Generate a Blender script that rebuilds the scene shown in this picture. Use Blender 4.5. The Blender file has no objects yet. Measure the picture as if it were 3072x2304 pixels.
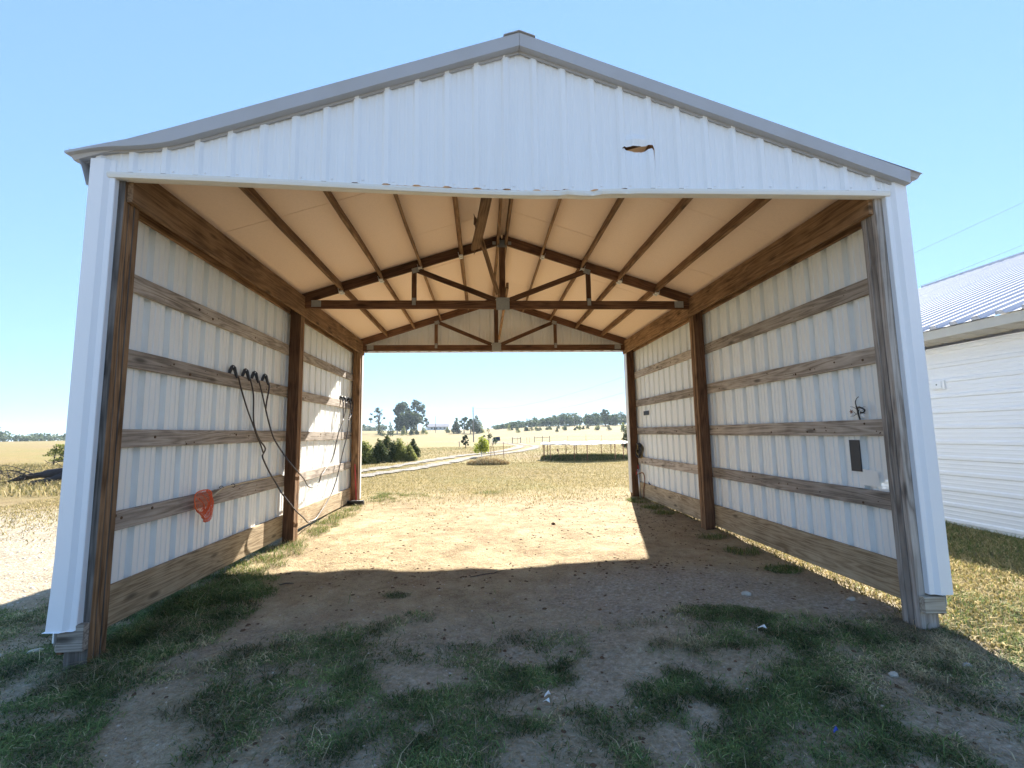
import bpy, math, random
import numpy as np
from mathutils import Vector, Matrix, Euler

random.seed(7)
RNG = np.random.default_rng(11)
SC = bpy.context.scene
COL = SC.collection

# ------------------------------------------------------------------ camera
YAW, PITCH, ROLL = 0.0655, 0.1086, -0.016
CAM = Vector((-0.182, -3.2925, 1.368))
cam_d = bpy.data.cameras.new('camera')
cam = bpy.data.objects.new('camera', cam_d)
COL.objects.link(cam)
r_ = Vector((math.cos(YAW), -math.sin(YAW), 0))
f_ = Vector((math.sin(YAW), math.cos(YAW), 0))
u_ = Vector((0, 0, 1))
f2 = math.cos(PITCH) * f_ + math.sin(PITCH) * u_
u2 = -math.sin(PITCH) * f_ + math.cos(PITCH) * u_
r3 = math.cos(ROLL) * r_ + math.sin(ROLL) * u2
u3 = -math.sin(ROLL) * r_ + math.cos(ROLL) * u2
M = Matrix((r3, u3, -f2)).transposed().to_4x4()
M.translation = CAM
cam.matrix_world = M
cam_d.sensor_width = 36.0
cam_d.lens = 1356.39 / 3072 * 36
cam_d.clip_start = 0.05
cam_d.clip_end = 12000
SC.camera = cam

# ------------------------------------------------------------------ sky, sun, exposure
SUN_AZ, SUN_EL = math.radians(15.8), math.radians(33.4)
world = bpy.data.worlds.new('World')
SC.world = world
world.use_nodes = True
wn = world.node_tree
bg = wn.nodes['Background']
sky = wn.nodes.new('ShaderNodeTexSky')
sky.sky_type = 'NISHITA'
sky.sun_disc = False
sky.sun_elevation = SUN_EL
sky.sun_rotation = SUN_AZ
sky.altitude = 200
sky.air_density = 1.0
sky.dust_density = 0.0
sky.ozone_density = 1.6
sky_gam = wn.nodes.new('ShaderNodeGamma')
sky_gam.inputs['Gamma'].default_value = 0.45          # the phone's compressed rendering of the sky's range
sky_tint = wn.nodes.new('ShaderNodeMix'); sky_tint.data_type = 'RGBA'; sky_tint.blend_type = 'MULTIPLY'
sky_tint.inputs[0].default_value = 1.0
sky_tint.inputs[7].default_value = (1.0, 1.43, 2.0, 1)
wn.links.new(sky.outputs[0], sky_gam.inputs['Color'])
wn.links.new(sky_gam.outputs[0], sky_tint.inputs[6])
wn.links.new(sky_tint.outputs[2], bg.inputs['Color'])
bg.inputs['Strength'].default_value = 0.057
sun_d = bpy.data.lights.new('sun', 'SUN')
sun_d.energy = 3.8
sun_d.angle = math.radians(0.53)
sun_d.color = (1.0, 0.93, 0.82)
sun = bpy.data.objects.new('sun', sun_d)
COL.objects.link(sun)
sd = Vector((math.sin(SUN_AZ) * math.cos(SUN_EL), math.cos(SUN_AZ) * math.cos(SUN_EL), math.sin(SUN_EL)))
sun.rotation_euler = (-sd).to_track_quat('-Z', 'Y').to_euler()
sun.location = sd * 60
SC.view_settings.view_transform = 'Standard'
SC.view_settings.look = 'None'
SC.view_settings.exposure = 2.5
SC.view_settings.gamma = 1.0
SC.view_settings.use_curve_mapping = False
SC.render.engine = 'CYCLES'
SC.cycles.max_bounces = 14
SC.cycles.diffuse_bounces = 10
SC.cycles.transparent_max_bounces = 12
SC.cycles.use_denoising = True

# ------------------------------------------------------------------ noise and terrain
def vnoise(x, y, seed=0):
    xi = np.floor(x).astype(np.int64); yi = np.floor(y).astype(np.int64)
    xf = x - xi; yf = y - yi
    def h(a, b):
        n = (a * 374761393 + b * 668265263 + seed * 982451653) & 0x7fffffff
        n = ((n ^ (n >> 13)) * 1274126177) & 0x7fffffff
        n = n ^ (n >> 16)
        return (n & 0xffff) / 65535.0
    u = xf * xf * (3 - 2 * xf); v = yf * yf * (3 - 2 * yf)
    return (h(xi, yi) * (1 - u) + h(xi + 1, yi) * u) * (1 - v) + (h(xi, yi + 1) * (1 - u) + h(xi + 1, yi + 1) * u) * v

def fbm(x, y, seed=0, oct=4):
    s = 0; a = 0.5; t = 0
    for i in range(oct):
        s = s + a * vnoise(x * 2 ** i, y * 2 ** i, seed + i * 17); t += a; a *= 0.5
    return s / t

def _tab(r, z):
    rr = np.linspace(0, np.log(6001), 1200); v = np.interp(np.exp(rr) - 1, r, z)
    k = np.exp(-0.5 * (np.arange(-30, 31) / 9.) ** 2); k /= k.sum()
    return rr, np.convolve(np.pad(v, 30, mode='edge'), k, mode='valid')
_TC = _tab([0, 30, 60, 90, 120, 160, 220, 260, 300, 420, 800, 5000], [-.1, -.1, -.15, -.5, -.78, .05, 1.75, 3.0, 4.4, 5.0, 3.5, 1.])
_TR = _tab([0, 30, 60, 90, 120, 160, 220, 260, 300, 420, 800, 5000], [-.1, -.1, -.15, -.5, -.7, .6, 3.2, 5.2, 6.0, 6.5, 4., 1.])
_TL = _tab([0, 30, 100, 200, 400, 800, 5000], [-.1, -.1, -.3, .2, 1.2, 1.3, 1.3])
def sst(a, b, x):
    t = np.clip((x - a) / (b - a), 0, 1); return t * t * (3 - 2 * t)
def terrain(x, y):
    x = np.asarray(x, float); y = np.asarray(y, float)
    yy = y + 3.3; r = np.hypot(x, yy); az = np.degrees(np.arctan2(x, yy)); lr = np.log(r + 1)
    zc = np.interp(lr, *_TC); zr = np.interp(lr, *_TR); zl = np.interp(lr, *_TL)
    wl = sst(-18, -32, az); wr = sst(-3, 9, az)
    z = zc * (1 - wl - wr) + zl * wl + zr * wr
    near = np.exp(-((r / 14.) ** 4))
    z = z + near * (-.03 + .018 * np.clip(y, -1, 7))
    z = z + np.exp(-((r / 30.) ** 2)) * ((fbm(x * .55, y * .55, 5, 3) - .5) * .10 + (fbm(x * 3.1, y * 3.1, 9, 3) - .5) * .035)
    z = z + sst(20, 60, r) * (fbm(x * .05, y * .05, 21, 3) - .5) * .5
    return z
def tz(x, y):
    return float(terrain(x, y))

def ell(x, y, cx, cy, rx, ry, rot=0):
    c, s = math.cos(rot), math.sin(rot)
    dx = x - cx; dy = y - cy
    a = (dx * c + dy * s) / rx; b = (-dx * s + dy * c) / ry
    return np.clip(1.3 - (a * a + b * b), 0, 1)

def green_mask(x, y):
    n = fbm(x * 1.3, y * 1.3, 31, 4)
    n2 = fbm(x * 4.0, y * 4.0, 44, 3)
    g = np.zeros_like(x)
    # trampled lawn in front of the opening
    front = sst(.55, -.25, y + .25 * (n - .5)) * sst(-7, -5.5, x) * sst(5.2, 4.4, x)
    g = np.maximum(g, front * np.clip((.55 * n + .45 * n2 - .33) / .22, 0, 1))
    # strips and clumps
    g = np.maximum(g, ell(x, y, -2.62, .75, .52, 1.1) * 1.1)
    g = np.maximum(g, ell(x, y, -2.75, 2.3, .32, 1.2))
    g = np.maximum(g, ell(x, y, -3.9, .25, 1.3, 1.1))
    g = np.maximum(g, ell(x, y, -3.25, 1.9, .4, 2.0) * .9)
    g = np.maximum(g, ell(x, y, -1.35, .22, .62, .28, .3))
    g = np.maximum(g, ell(x, y, -.78, .62, .2, .14))
    g = np.maximum(g, ell(x, y, -1.0, 1.15, .12, .08) * .7)
    g = np.maximum(g, ell(x, y, 1.75, .36, .42, .2, -.3))
    g = np.maximum(g, ell(x, y, 2.2, -.25, 1.0, .32, -.25))
    g = np.maximum(g, ell(x, y, 3.05, .0, .5, .25, -.3))
    for cy_, r in ((1.5, .16), (2.2, .2), (2.9, .12), (5.2, .25), (6.0, .28), (4.6, .2)):
        g = np.maximum(g, ell(x, y, 2.95, cy_, .22, r) * .9)
    g = np.maximum(g, ell(x, y, -2.7, 4.6, .25, 1.8) * .75)
    g = np.maximum(g, ell(x, y, -1.0, 7.9, 1.6, 1.0) * .7 * sst(.42, .62, n))
    g = np.maximum(g, ell(x, y, -2.2, 7.4, .8, .9) * .6 * sst(.4, .6, n2))
    g = np.maximum(g, ell(x, y, 6.1, 3.0, .75, 4.0) * .95)
    g = np.maximum(g, ell(x, y, 4.2, .3, .9, .5) * .5)
    # bare spots
    for c in ((-.5, -.25, .3, .16, 0), (.2, -.52, .42, .16, 0), (-2.15, .05, .28, .16, .5), (-1.9, .75, .22, .5, -.5), (-2.05, -.35, .3, .2, .5), (1.1, .15, .35, .15, 0)):
        g = g * (1 - .9 * ell(x, y, *c))
    return np.clip(g * np.clip((n2 - .22) / .36, .15, 1), 0, 1)

def straw_mask(x, y):
    n = fbm(x * .9, y * .9, 71, 4)
    s = sst(4.6, 9.5, y + 2.6 * (n - .5))                      # behind the barn
    s = np.maximum(s, sst(-4.9, -6.8, x + .8 * (n - .5)) * sst(3.0, 7.0, y) )
    s = np.maximum(s, sst(3.3, 3.7, x + .3 * (n - .5)))
    s = np.maximum(s, sst(-2.2, -3.5, y))
    s = np.maximum(s, .55 * sst(.3, -.4, y) * sst(.45, .6, fbm(x * 2.2, y * 2.2, 90, 3)))
    return np.clip(s, 0, 1)

# ------------------------------------------------------------------ materials
def nmat(name):
    m = bpy.data.materials.new(name); m.use_nodes = True
    nt = m.node_tree
    return m, nt, nt.nodes['Principled BSDF']
def N(nt, t, **kw):
    n = nt.nodes.new(t)
    for k, v in kw.items():
        if k.startswith('i_'): n.inputs[k[2:].replace('_', ' ')].default_value = v
        else: setattr(n, k, v)
    return n
def L(nt, a, b): nt.links.new(a, b)
def ramp(nt, fac, stops):
    r = N(nt, 'ShaderNodeValToRGB')
    while len(r.color_ramp.elements) < len(stops): r.color_ramp.elements.new(.5)
    for e, (p, c) in zip(r.color_ramp.elements, stops):
        e.position = p; e.color = (*c, 1) if len(c) == 3 else c
    L(nt, fac, r.inputs[0]); return r.outputs[0]
def mixc(nt, fac, a, b, mode='MIX'):
    m = N(nt, 'ShaderNodeMix', data_type='RGBA', blend_type=mode)
    for s, v in ((0, fac), (6, a), (7, b)):
        if hasattr(v, 'is_linked'): L(nt, v, m.inputs[s])
        elif s == 0: m.inputs[0].default_value = v
        else: m.inputs[s].default_value = (*v, 1)
    return m.outputs[2]
def math_(nt, op, a, b=None, c=None, clamp=False):
    m = N(nt, 'ShaderNodeMath', operation=op, use_clamp=clamp)
    for i, v in enumerate((a, b, c)):
        if v is None: continue
        if hasattr(v, 'is_linked'): L(nt, v, m.inputs[i])
        else: m.inputs[i].default_value = v
    return m.outputs[0]
def noise(nt, vec, scale, detail=4, rough=.55, dist=0.0):
    n = N(nt, 'ShaderNodeTexNoise'); n.inputs['Scale'].default_value = scale
    n.inputs['Detail'].default_value = detail; n.inputs['Roughness'].default_value = rough
    n.inputs['Distortion'].default_value = dist
    if vec is not None: L(nt, vec, n.inputs['Vector'])
    return n.outputs['Fac']
def bump(nt, h, strength, dist, bsdf):
    b = N(nt, 'ShaderNodeBump'); b.inputs['Strength'].default_value = strength; b.inputs['Distance'].default_value = dist
    L(nt, h, b.inputs['Height']); L(nt, b.outputs[0], bsdf.inputs['Normal'])

def wood(name, dark, mid, light, knots=.7, grain=1.0, rough=.85):
    m, nt, b = nmat(name)
    tc = N(nt, 'ShaderNodeTexCoord'); oi = N(nt, 'ShaderNodeObjectInfo')
    off = N(nt, 'ShaderNodeVectorMath', operation='SCALE'); off.inputs[0].default_value = (17, 9, 13)
    L(nt, oi.outputs['Random'], off.inputs['Scale'])
    ad = N(nt, 'ShaderNodeVectorMath', operation='ADD'); L(nt, tc.outputs['Object'], ad.inputs[0]); L(nt, off.outputs[0], ad.inputs[1])
    mp = N(nt, 'ShaderNodeMapping'); mp.inputs['Scale'].default_value = (.55, 9, 9); L(nt, ad.outputs[0], mp.inputs[0])
    n1 = noise(nt, mp.outputs[0], 1.0, 3, .5, .4)
    # growth rings drawn out along the board
    rings = math_(nt, 'FRACT', math_(nt, 'MULTIPLY', n1, 9.0 * grain))
    tri = math_(nt, 'ABSOLUTE', math_(nt, 'SUBTRACT', rings, .5))
    mp2 = N(nt, 'ShaderNodeMapping'); mp2.inputs['Scale'].default_value = (4, 150, 150); L(nt, ad.outputs[0], mp2.inputs[0])
    fib = noise(nt, mp2.outputs[0], 1.0, 2, .6)
    blot = noise(nt, ad.outputs[0], 2.3, 4, .6)
    v = math_(nt, 'ADD', math_(nt, 'MULTIPLY', tri, .75), math_(nt, 'MULTIPLY', fib, .45))
    v = math_(nt, 'ADD', v, math_(nt, 'MULTIPLY_ADD', blot, .8, -.42))
    c = ramp(nt, v, [(.12, dark), (.45, mid), (.82, light)])
    # knots
    mk = N(nt, 'ShaderNodeMapping'); mk.inputs['Scale'].default_value = (2.1, 6.5, 6.5); L(nt, ad.outputs[0], mk.inputs[0])
    vo = N(nt, 'ShaderNodeTexVoronoi'); vo.inputs['Scale'].default_value = 1.0; L(nt, mk.outputs[0], vo.inputs['Vector'])
    kn = ramp(nt, vo.outputs['Distance'], [(.08, (1, 1, 1)), (.20, (0, 0, 0))])
    c = mixc(nt, math_(nt, 'MULTIPLY', kn, knots), c, tuple(x * .28 for x in dark))
    # board to board variation
    var = math_(nt, 'MULTIPLY_ADD', oi.outputs['Random'], .5, .78)
    c2 = N(nt, 'ShaderNodeVectorMath', operation='SCALE'); L(nt, c, c2.inputs[0]); L(nt, var, c2.inputs['Scale'])
    L(nt, c2.outputs[0], b.inputs['Base Color'])
    b.inputs['Roughness'].default_value = rough
    b.inputs['Specular IOR Level'].default_value = .2
    bump(nt, math_(nt, 'ADD', fib, math_(nt, 'MULTIPLY', tri, .5)), .35, .003, b)
    return m

def plain(name, col, rough=.6, metal=0., var=.12, scale=6., bumps=0.):
    m, nt, b = nmat(name)
    tc = N(nt, 'ShaderNodeTexCoord')
    n = noise(nt, tc.outputs['Object'], scale, 5, .6)
    c = mixc(nt, n, tuple(x * (1 - var) for x in col), tuple(min(1, x * (1 + var)) for x in col))
    L(nt, c, b.inputs['Base Color']); b.inputs['Roughness'].default_value = rough; b.inputs['Metallic'].default_value = metal
    if rough >= .8: b.inputs['Specular IOR Level'].default_value = .1
    if bumps: bump(nt, n, bumps, .01, b)
    return m

def sheet_metal(name, col, rough, dirt=(.45, .40, .32), dirt_amt=.25, streak=True):
    m, nt, b = nmat(name)
    tc = N(nt, 'ShaderNodeTexCoord')
    mp = N(nt, 'ShaderNodeMapping'); mp.inputs['Scale'].default_value = (9, 9, .5) if streak else (2, 2, 2)
    L(nt, tc.outputs['Object'], mp.inputs[0])
    n = noise(nt, mp.outputs[0], 1.2, 5, .6)
    n2 = noise(nt, tc.outputs['Object'], 1.1, 4, .6)
    f = math_(nt, 'MULTIPLY', ramp(nt, math_(nt, 'MULTIPLY', n, n2), [(.22, (0, 0, 0)), (.55, (1, 1, 1))]), dirt_amt)
    c = mixc(nt, f, col, dirt)
    L(nt, c, b.inputs['Base Color'])
    b.inputs['Roughness'].default_value = rough
    bump(nt, n2, .08, .02, b)
    return m

def leafmat(name, a, b_, trans=.35):
    m, nt, b = nmat(name)
    g = N(nt, 'ShaderNodeNewGeometry')
    tc = N(nt, 'ShaderNodeTexCoord')
    n = noise(nt, tc.outputs['Object'], .9, 3)
    f = math_(nt, 'MULTIPLY_ADD', g.outputs['Random Per Island'], .7, math_(nt, 'MULTIPLY', n, .3))
    c = mixc(nt, f, a, b_)
    L(nt, c, b.inputs['Base Color']); b.inputs['Roughness'].default_value = .7; b.inputs['Specular IOR Level'].default_value = .25
    t = N(nt, 'ShaderNodeBsdfTranslucent'); L(nt, c, t.inputs['Color'])
    mx = N(nt, 'ShaderNodeMixShader'); mx.inputs[0].default_value = trans
    L(nt, b.outputs[0], mx.inputs[1]); L(nt, t.outputs[0], mx.inputs[2])
    L(nt, mx.outputs[0], nt.nodes['Material Output'].inputs['Surface'])
    return m

def blademat(name):
    m, nt, b = nmat(name)
    at = N(nt, 'ShaderNodeAttribute', attribute_name='tint')
    L(nt, at.outputs['Color'], b.inputs['Base Color']); b.inputs['Roughness'].default_value = .7; b.inputs['Specular IOR Level'].default_value = .2
    t = N(nt, 'ShaderNodeBsdfTranslucent'); L(nt, at.outputs['Color'], t.inputs['Color'])
    mx = N(nt, 'ShaderNodeMixShader'); mx.inputs[0].default_value = .3
    L(nt, b.outputs[0], mx.inputs[1]); L(nt, t.outputs[0], mx.inputs[2])
    L(nt, mx.outputs[0], nt.nodes['Material Output'].inputs['Surface'])
    return m

M_ = {}
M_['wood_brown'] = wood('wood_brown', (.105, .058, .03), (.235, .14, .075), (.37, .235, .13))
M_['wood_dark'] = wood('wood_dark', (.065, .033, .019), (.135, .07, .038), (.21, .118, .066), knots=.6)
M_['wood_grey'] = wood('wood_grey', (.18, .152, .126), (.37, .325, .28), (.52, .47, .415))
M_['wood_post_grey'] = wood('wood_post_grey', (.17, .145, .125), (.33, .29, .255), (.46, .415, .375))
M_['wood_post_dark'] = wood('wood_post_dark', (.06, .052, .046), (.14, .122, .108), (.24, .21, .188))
M_['wood_tan'] = wood('wood_tan', (.24, .175, .105), (.44, .345, .225), (.57, .465, .325), grain=1.3)
M_['wood_pale'] = wood('wood_pale', (.22, .19, .15), (.38, .34, .28), (.5, .45, .38))
M_['white_metal'] = sheet_metal('white_metal', (.82, .84, .87), .42, dirt_amt=.12)
M_['trim_white'] = sheet_metal('trim_white', (.84, .85, .88), .4, dirt_amt=.06)
M_['inner_metal'] = sheet_metal('inner_metal', (.87, .90, .90), .45, dirt=(.62, .60, .54), dirt_amt=.2)
M_['header_trim'] = sheet_metal('header_trim', (.76, .735, .68), .45, dirt_amt=.15, streak=False)
M_['rake_metal'] = sheet_metal('rake_metal', (.43, .43, .45), .5, dirt=(.30, .27, .23), dirt_amt=.35, streak=False)
M_['roof_metal'] = sheet_metal('roof_metal', (.47, .48, .53), .5, dirt_amt=.08, streak=False)
M_['soffit'] = plain('soffit', (.52, .48, .41), .6, var=.08)
M_['ceiling'] = plain('ceiling', (.88, .69, .555), .85, var=.07, scale=40., bumps=.1)
M_['galv'] = plain('galv', (.34, .36, .36), .5, metal=.5, var=.25, scale=30)
M_['clip'] = plain('clip', (.75, .74, .70), .5)
M_['black'] = plain('black', (.018, .018, .02), .5)
M_['cable'] = plain('cable', (.035, .026, .028), .42)
M_['screen'] = plain('screen', (.045, .048, .055), .6, var=.25, scale=60)
M_['orange'] = plain('orange', (.88, .17, .05), .6)
M_['pole_tan'] = plain('pole_tan', (.5, .42, .3), .6)
M_['red'] = plain('red', (.42, .03, .025), .45)
M_['rust'] = plain('rust', (.25, .12, .07), .7, metal=.2, var=.3, scale=20)
M_['steel'] = plain('steel', (.5, .5, .5), .4, metal=.7)
M_['white_and_glare'] = plain('white_and_glare', (.8, .8, .82), .5)  # plain white for box and guard; painted sun glare on the trampoline
M_['paper'] = plain('paper', (.75, .76, .76), .8)
M_['blue'] = plain('blue', (.02, .07, .4), .5)
M_['stone'] = plain('stone', (.38, .35, .31), .9, var=.35, scale=14, bumps=.5)
M_['stone_pale'] = plain('stone_pale', (.46, .43, .37), .9, var=.15, scale=20)
M_['clod'] = plain('clod', (.11, .07, .045), .95, var=.4, scale=14)
M_['bark'] = plain('bark', (.10, .085, .07), .95, var=.35, scale=4, bumps=.6)
M_['char'] = plain('char', (.055, .05, .052), .9, var=.5, scale=5, bumps=.7)
M_['pole_wood'] = plain('pole_wood', (.24, .215, .19), .9, var=.2)
M_['wire'] = plain('wire', (.22, .22, .24), .6)
M_['rope'] = plain('rope', (.33, .26, .13), .9, var=.4, scale=40)
M_['panel_blue'] = plain('panel_blue', (.01, .015, .04), .15)
M_['house_white'] = plain('house_white', (.72, .72, .72), .7, var=.05)
M_['house_roof'] = plain('house_roof', (.28, .27, .30), .8, var=.1)
M_['glass_dark'] = plain('glass_dark', (.03, .035, .045), .1)
M_['oak'] = leafmat('oak', (.034, .056, .03), (.085, .115, .05))
M_['cedar'] = leafmat('cedar', (.036, .056, .026), (.12, .14, .05))
M_['cedar_olive'] = leafmat('cedar_olive', (.10, .125, .04), (.30, .31, .10), .5)
M_['woods'] = leafmat('woods', (.045, .075, .04), (.11, .145, .06))
M_['sapling'] = leafmat('sapling', (.14, .2, .025), (.42, .44, .06), .5)
M_['bush_dark'] = leafmat('bush_dark', (.02, .04, .02), (.05, .085, .035))
M_['blade'] = blademat('blade')

def ground_material():
    m, nt, b = nmat('ground')
    tc = N(nt, 'ShaderNodeTexCoord'); P = tc.outputs['Object']
    at = N(nt, 'ShaderNodeAttribute', attribute_name='masks')
    sp = N(nt, 'ShaderNodeSeparateColor'); L(nt, at.outputs['Color'], sp.inputs[0])
    big = noise(nt, P, .8, 5, .6); med = noise(nt, P, 5, 5, .65); fine = noise(nt, P, 42, 4, .7)
    dirt = ramp(nt, math_(nt, 'MULTIPLY_ADD', med, .55, math_(nt, 'MULTIPLY', big, .45)), [(.33, (.20, .145, .085)), (.47, (.35, .28, .175)), (.62, (.49, .41, .27))])
    dirt = mixc(nt, math_(nt, 'MULTIPLY', ramp(nt, noise(nt, P, 2.2, 5, .7), [(.46, (0, 0, 0)), (.62, (1, 1, 1))]), .6), dirt, (.22, .145, .085))
    dirt = mixc(nt, math_(nt, 'MULTIPLY', ramp(nt, noise(nt, P, 90, 3, .6), [(.55, (0, 0, 0)), (.66, (1, 1, 1))]), .7), dirt, (.13, .09, .06))
    dirt = mixc(nt, math_(nt, 'MULTIPLY', ramp(nt, fine, [(.54, (0, 0, 0)), (.66, (1, 1, 1))]), .5), dirt, (.17, .12, .08))
    dirt = mixc(nt, math_(nt, 'MULTIPLY', ramp(nt, noise(nt, P, 19, 5, .75), [(.50, (0, 0, 0)), (.62, (1, 1, 1))]), .55), dirt, (.40, .345, .19))
    dirt = mixc(nt, math_(nt, 'MULTIPLY', ramp(nt, noise(nt, P, 60, 3), [(.60, (0, 0, 0)), (.68, (1, 1, 1))]), .5), dirt, (.5, .42, .31))
    # straw: streaky dry grass
    s1 = noise(nt, P, 13, 5, .75); s2 = noise(nt, P, .16, 4, .6); s3 = noise(nt, P, 2.2, 4, .65)
    straw = ramp(nt, math_(nt, 'MULTIPLY_ADD', s1, .6, math_(nt, 'MULTIPLY', s3, .4)), [(.34, (.11, .082, .034)), (.48, (.205, .16, .066)), (.64, (.31, .245, .11))])
    straw = mixc(nt, math_(nt, 'MULTIPLY', ramp(nt, s2, [(.48, (0, 0, 0)), (.66, (1, 1, 1))]), .5), straw, (.15, .17, .06))
    straw = mixc(nt, math_(nt, 'MULTIPLY', ramp(nt, noise(nt, P, .055, 4, .6), [(.50, (0, 0, 0)), (.62, (1, 1, 1))]), .45), straw, (.22, .155, .10))
    green = ramp(nt, fine, [(.35, (.10, .095, .055)), (.55, (.18, .16, .10)), (.72, (.29, .25, .165))])
    grav = ramp(nt, noise(nt, P, 30, 4, .7), [(.35, (.17, .155, .13)), (.5, (.34, .315, .275)), (.68, (.53, .50, .45))])
    c = mixc(nt, sp.outputs[1], dirt, straw)
    c = mixc(nt, math_(nt, 'MULTIPLY', sp.outputs[2], .8), c, grav)
    gm = math_(nt, 'MULTIPLY', sp.outputs[0], ramp(nt, med, [(.3, (.55, .55, .55)), (.6, (1, 1, 1))]), clamp=True)
    c = mixc(nt, gm, c, green)
    L(nt, c, b.inputs['Base Color']); b.inputs['Roughness'].default_value = .95; b.inputs['Specular IOR Level'].default_value = .1
    bump(nt, math_(nt, 'MULTIPLY_ADD', med, 1.2, math_(nt, 'MULTIPLY', fine, .6)), .8, .04, b)
    return m
M_['ground'] = ground_material()

def gravel_material():
    m, nt, b = nmat('gravel')
    tc = N(nt, 'ShaderNodeTexCoord'); P = tc.outputs['Object']
    vo = N(nt, 'ShaderNodeTexVoronoi'); vo.inputs['Scale'].default_value = 26; L(nt, P, vo.inputs['Vector'])
    sx = N(nt, 'ShaderNodeSeparateColor'); L(nt, vo.outputs['Color'], sx.inputs[0])
    n = noise(nt, P, 1.7, 5, .65)
    f = math_(nt, 'MULTIPLY_ADD', sx.outputs[0], .55, math_(nt, 'MULTIPLY', n, .6))
    c = ramp(nt, f, [(.2, (.09, .08, .065)), (.5, (.205, .187, .162)), (.85, (.33, .305, .27))])
    L(nt, c, b.inputs['Base Color']); b.inputs['Roughness'].default_value = .95
    b.inputs['Specular IOR Level'].default_value = .05
    bump(nt, vo.outputs['Distance'], .6, .02, b)
    return m
M_['gravel'] = gravel_material()

# ------------------------------------------------------------------ object helpers
def link_mesh(name, verts, faces, mat, parent=None, loc=None, smooth=False, fmat=None):
    me = bpy.data.meshes.new(name)
    me.from_pydata([tuple(v) for v in verts], [], faces)
    mats = mat if isinstance(mat, (list, tuple)) else [mat]
    for k in mats: me.materials.append(M_[k] if isinstance(k, str) else k)
    if fmat is not None: me.polygons.foreach_set('material_index', fmat)
    if smooth: me.polygons.foreach_set('use_smooth', [True] * len(me.polygons))
    me.update()
    o = bpy.data.objects.new(name, me); COL.objects.link(o)
    if loc is not None: o.location = loc
    if parent is not None: o.parent = parent
    return o

def tag(o, label=None, cat=None, group=None, kind=None):
    if label: o['label'] = label
    if cat: o['category'] = cat
    if group: o['group'] = group
    if kind: o['kind'] = kind
    return o
def thing(name, label, cat, loc=(0, 0, 0), group=None, rz=0):
    o = bpy.data.objects.new(name, None); COL.objects.link(o)
    o.empty_display_size = .2
    o.location = loc; o.rotation_euler = (0, 0, rz)
    return tag(o, label, cat, group)
def copy_tree(o, parent=None):
    c = o.copy(); COL.objects.link(c)
    if parent is not None: c.parent = parent
    for ch in list(o.children): copy_tree(ch, c)
    return c

class MB:
    def __init__(s): s.v = []; s.f = []; s.m = []
    def add(s, v, f, mi=0):
        n = len(s.v); s.v += [tuple(p) for p in v]; s.f += [tuple(i + n for i in q) for q in f]; s.m += [mi] * len(f)
    def box(s, a, b, mi=0):
        x0, y0, z0 = a; x1, y1, z1 = b
        s.add([(x0, y0, z0), (x1, y0, z0), (x1, y1, z0), (x0, y1, z0), (x0, y0, z1), (x1, y0, z1), (x1, y1, z1), (x0, y1, z1)],
              [(0, 3, 2, 1), (4, 5, 6, 7), (0, 1, 5, 4), (1, 2, 6, 5), (2, 3, 7, 6), (3, 0, 4, 7)], mi)
    def tube(s, pts, r, sides=6, mi=0, cap=True):
        pts = [Vector(p) for p in pts]; n = len(pts)
        rr = r if isinstance(r, (list, tuple)) else [r] * n
        ref = None; V = []
        for i, p in enumerate(pts):
            d = (pts[min(i + 1, n - 1)] - pts[max(i - 1, 0)])
            if d.length < 1e-9: d = Vector((0, 0, 1))
            d.normalize()
            if ref is None:
                ref = Vector((0, 0, 1)) if abs(d.z) < .9 else Vector((1, 0, 0))
            a = d.cross(ref)
            if a.length < 1e-6: a = d.orthogonal()
            a.normalize(); bb = a.cross(d).normalized(); ref = bb
            for k in range(sides):
                t = 2 * math.pi * k / sides
                V.append(p + (a * math.cos(t) + bb * math.sin(t)) * rr[i])
        F = []
        for i in range(n - 1):
            for k in range(sides):
                k2 = (k + 1) % sides
                F.append((i * sides + k, i * sides + k2, (i + 1) * sides + k2, (i + 1) * sides + k))
        if cap:
            F.append(tuple(range(sides - 1, -1, -1))); F.append(tuple((n - 1) * sides + k for k in range(sides)))
        s.add(V, F, mi)
    def build(s, name, mat, parent=None, loc=None, smooth=False):
        return link_mesh(name, s.v, s.f, mat, parent, loc, smooth, s.m if isinstance(mat, (list, tuple)) else None)

def smooth_path(pts, n=6):
    P = [Vector(p) for p in pts]; out = []
    for i in range(len(P) - 1):
        p0 = P[max(i - 1, 0)]; p1 = P[i]; p2 = P[i + 1]; p3 = P[min(i + 2, len(P) - 1)]
        for k in range(n):
            t = k / n
            out.append(.5 * ((2 * p1) + (p2 - p0) * t + (2 * p0 - 5 * p1 + 4 * p2 - p3) * t * t + (-p0 + 3 * p1 - 3 * p2 + p3) * t ** 3))
    out.append(P[-1]); return out

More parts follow.
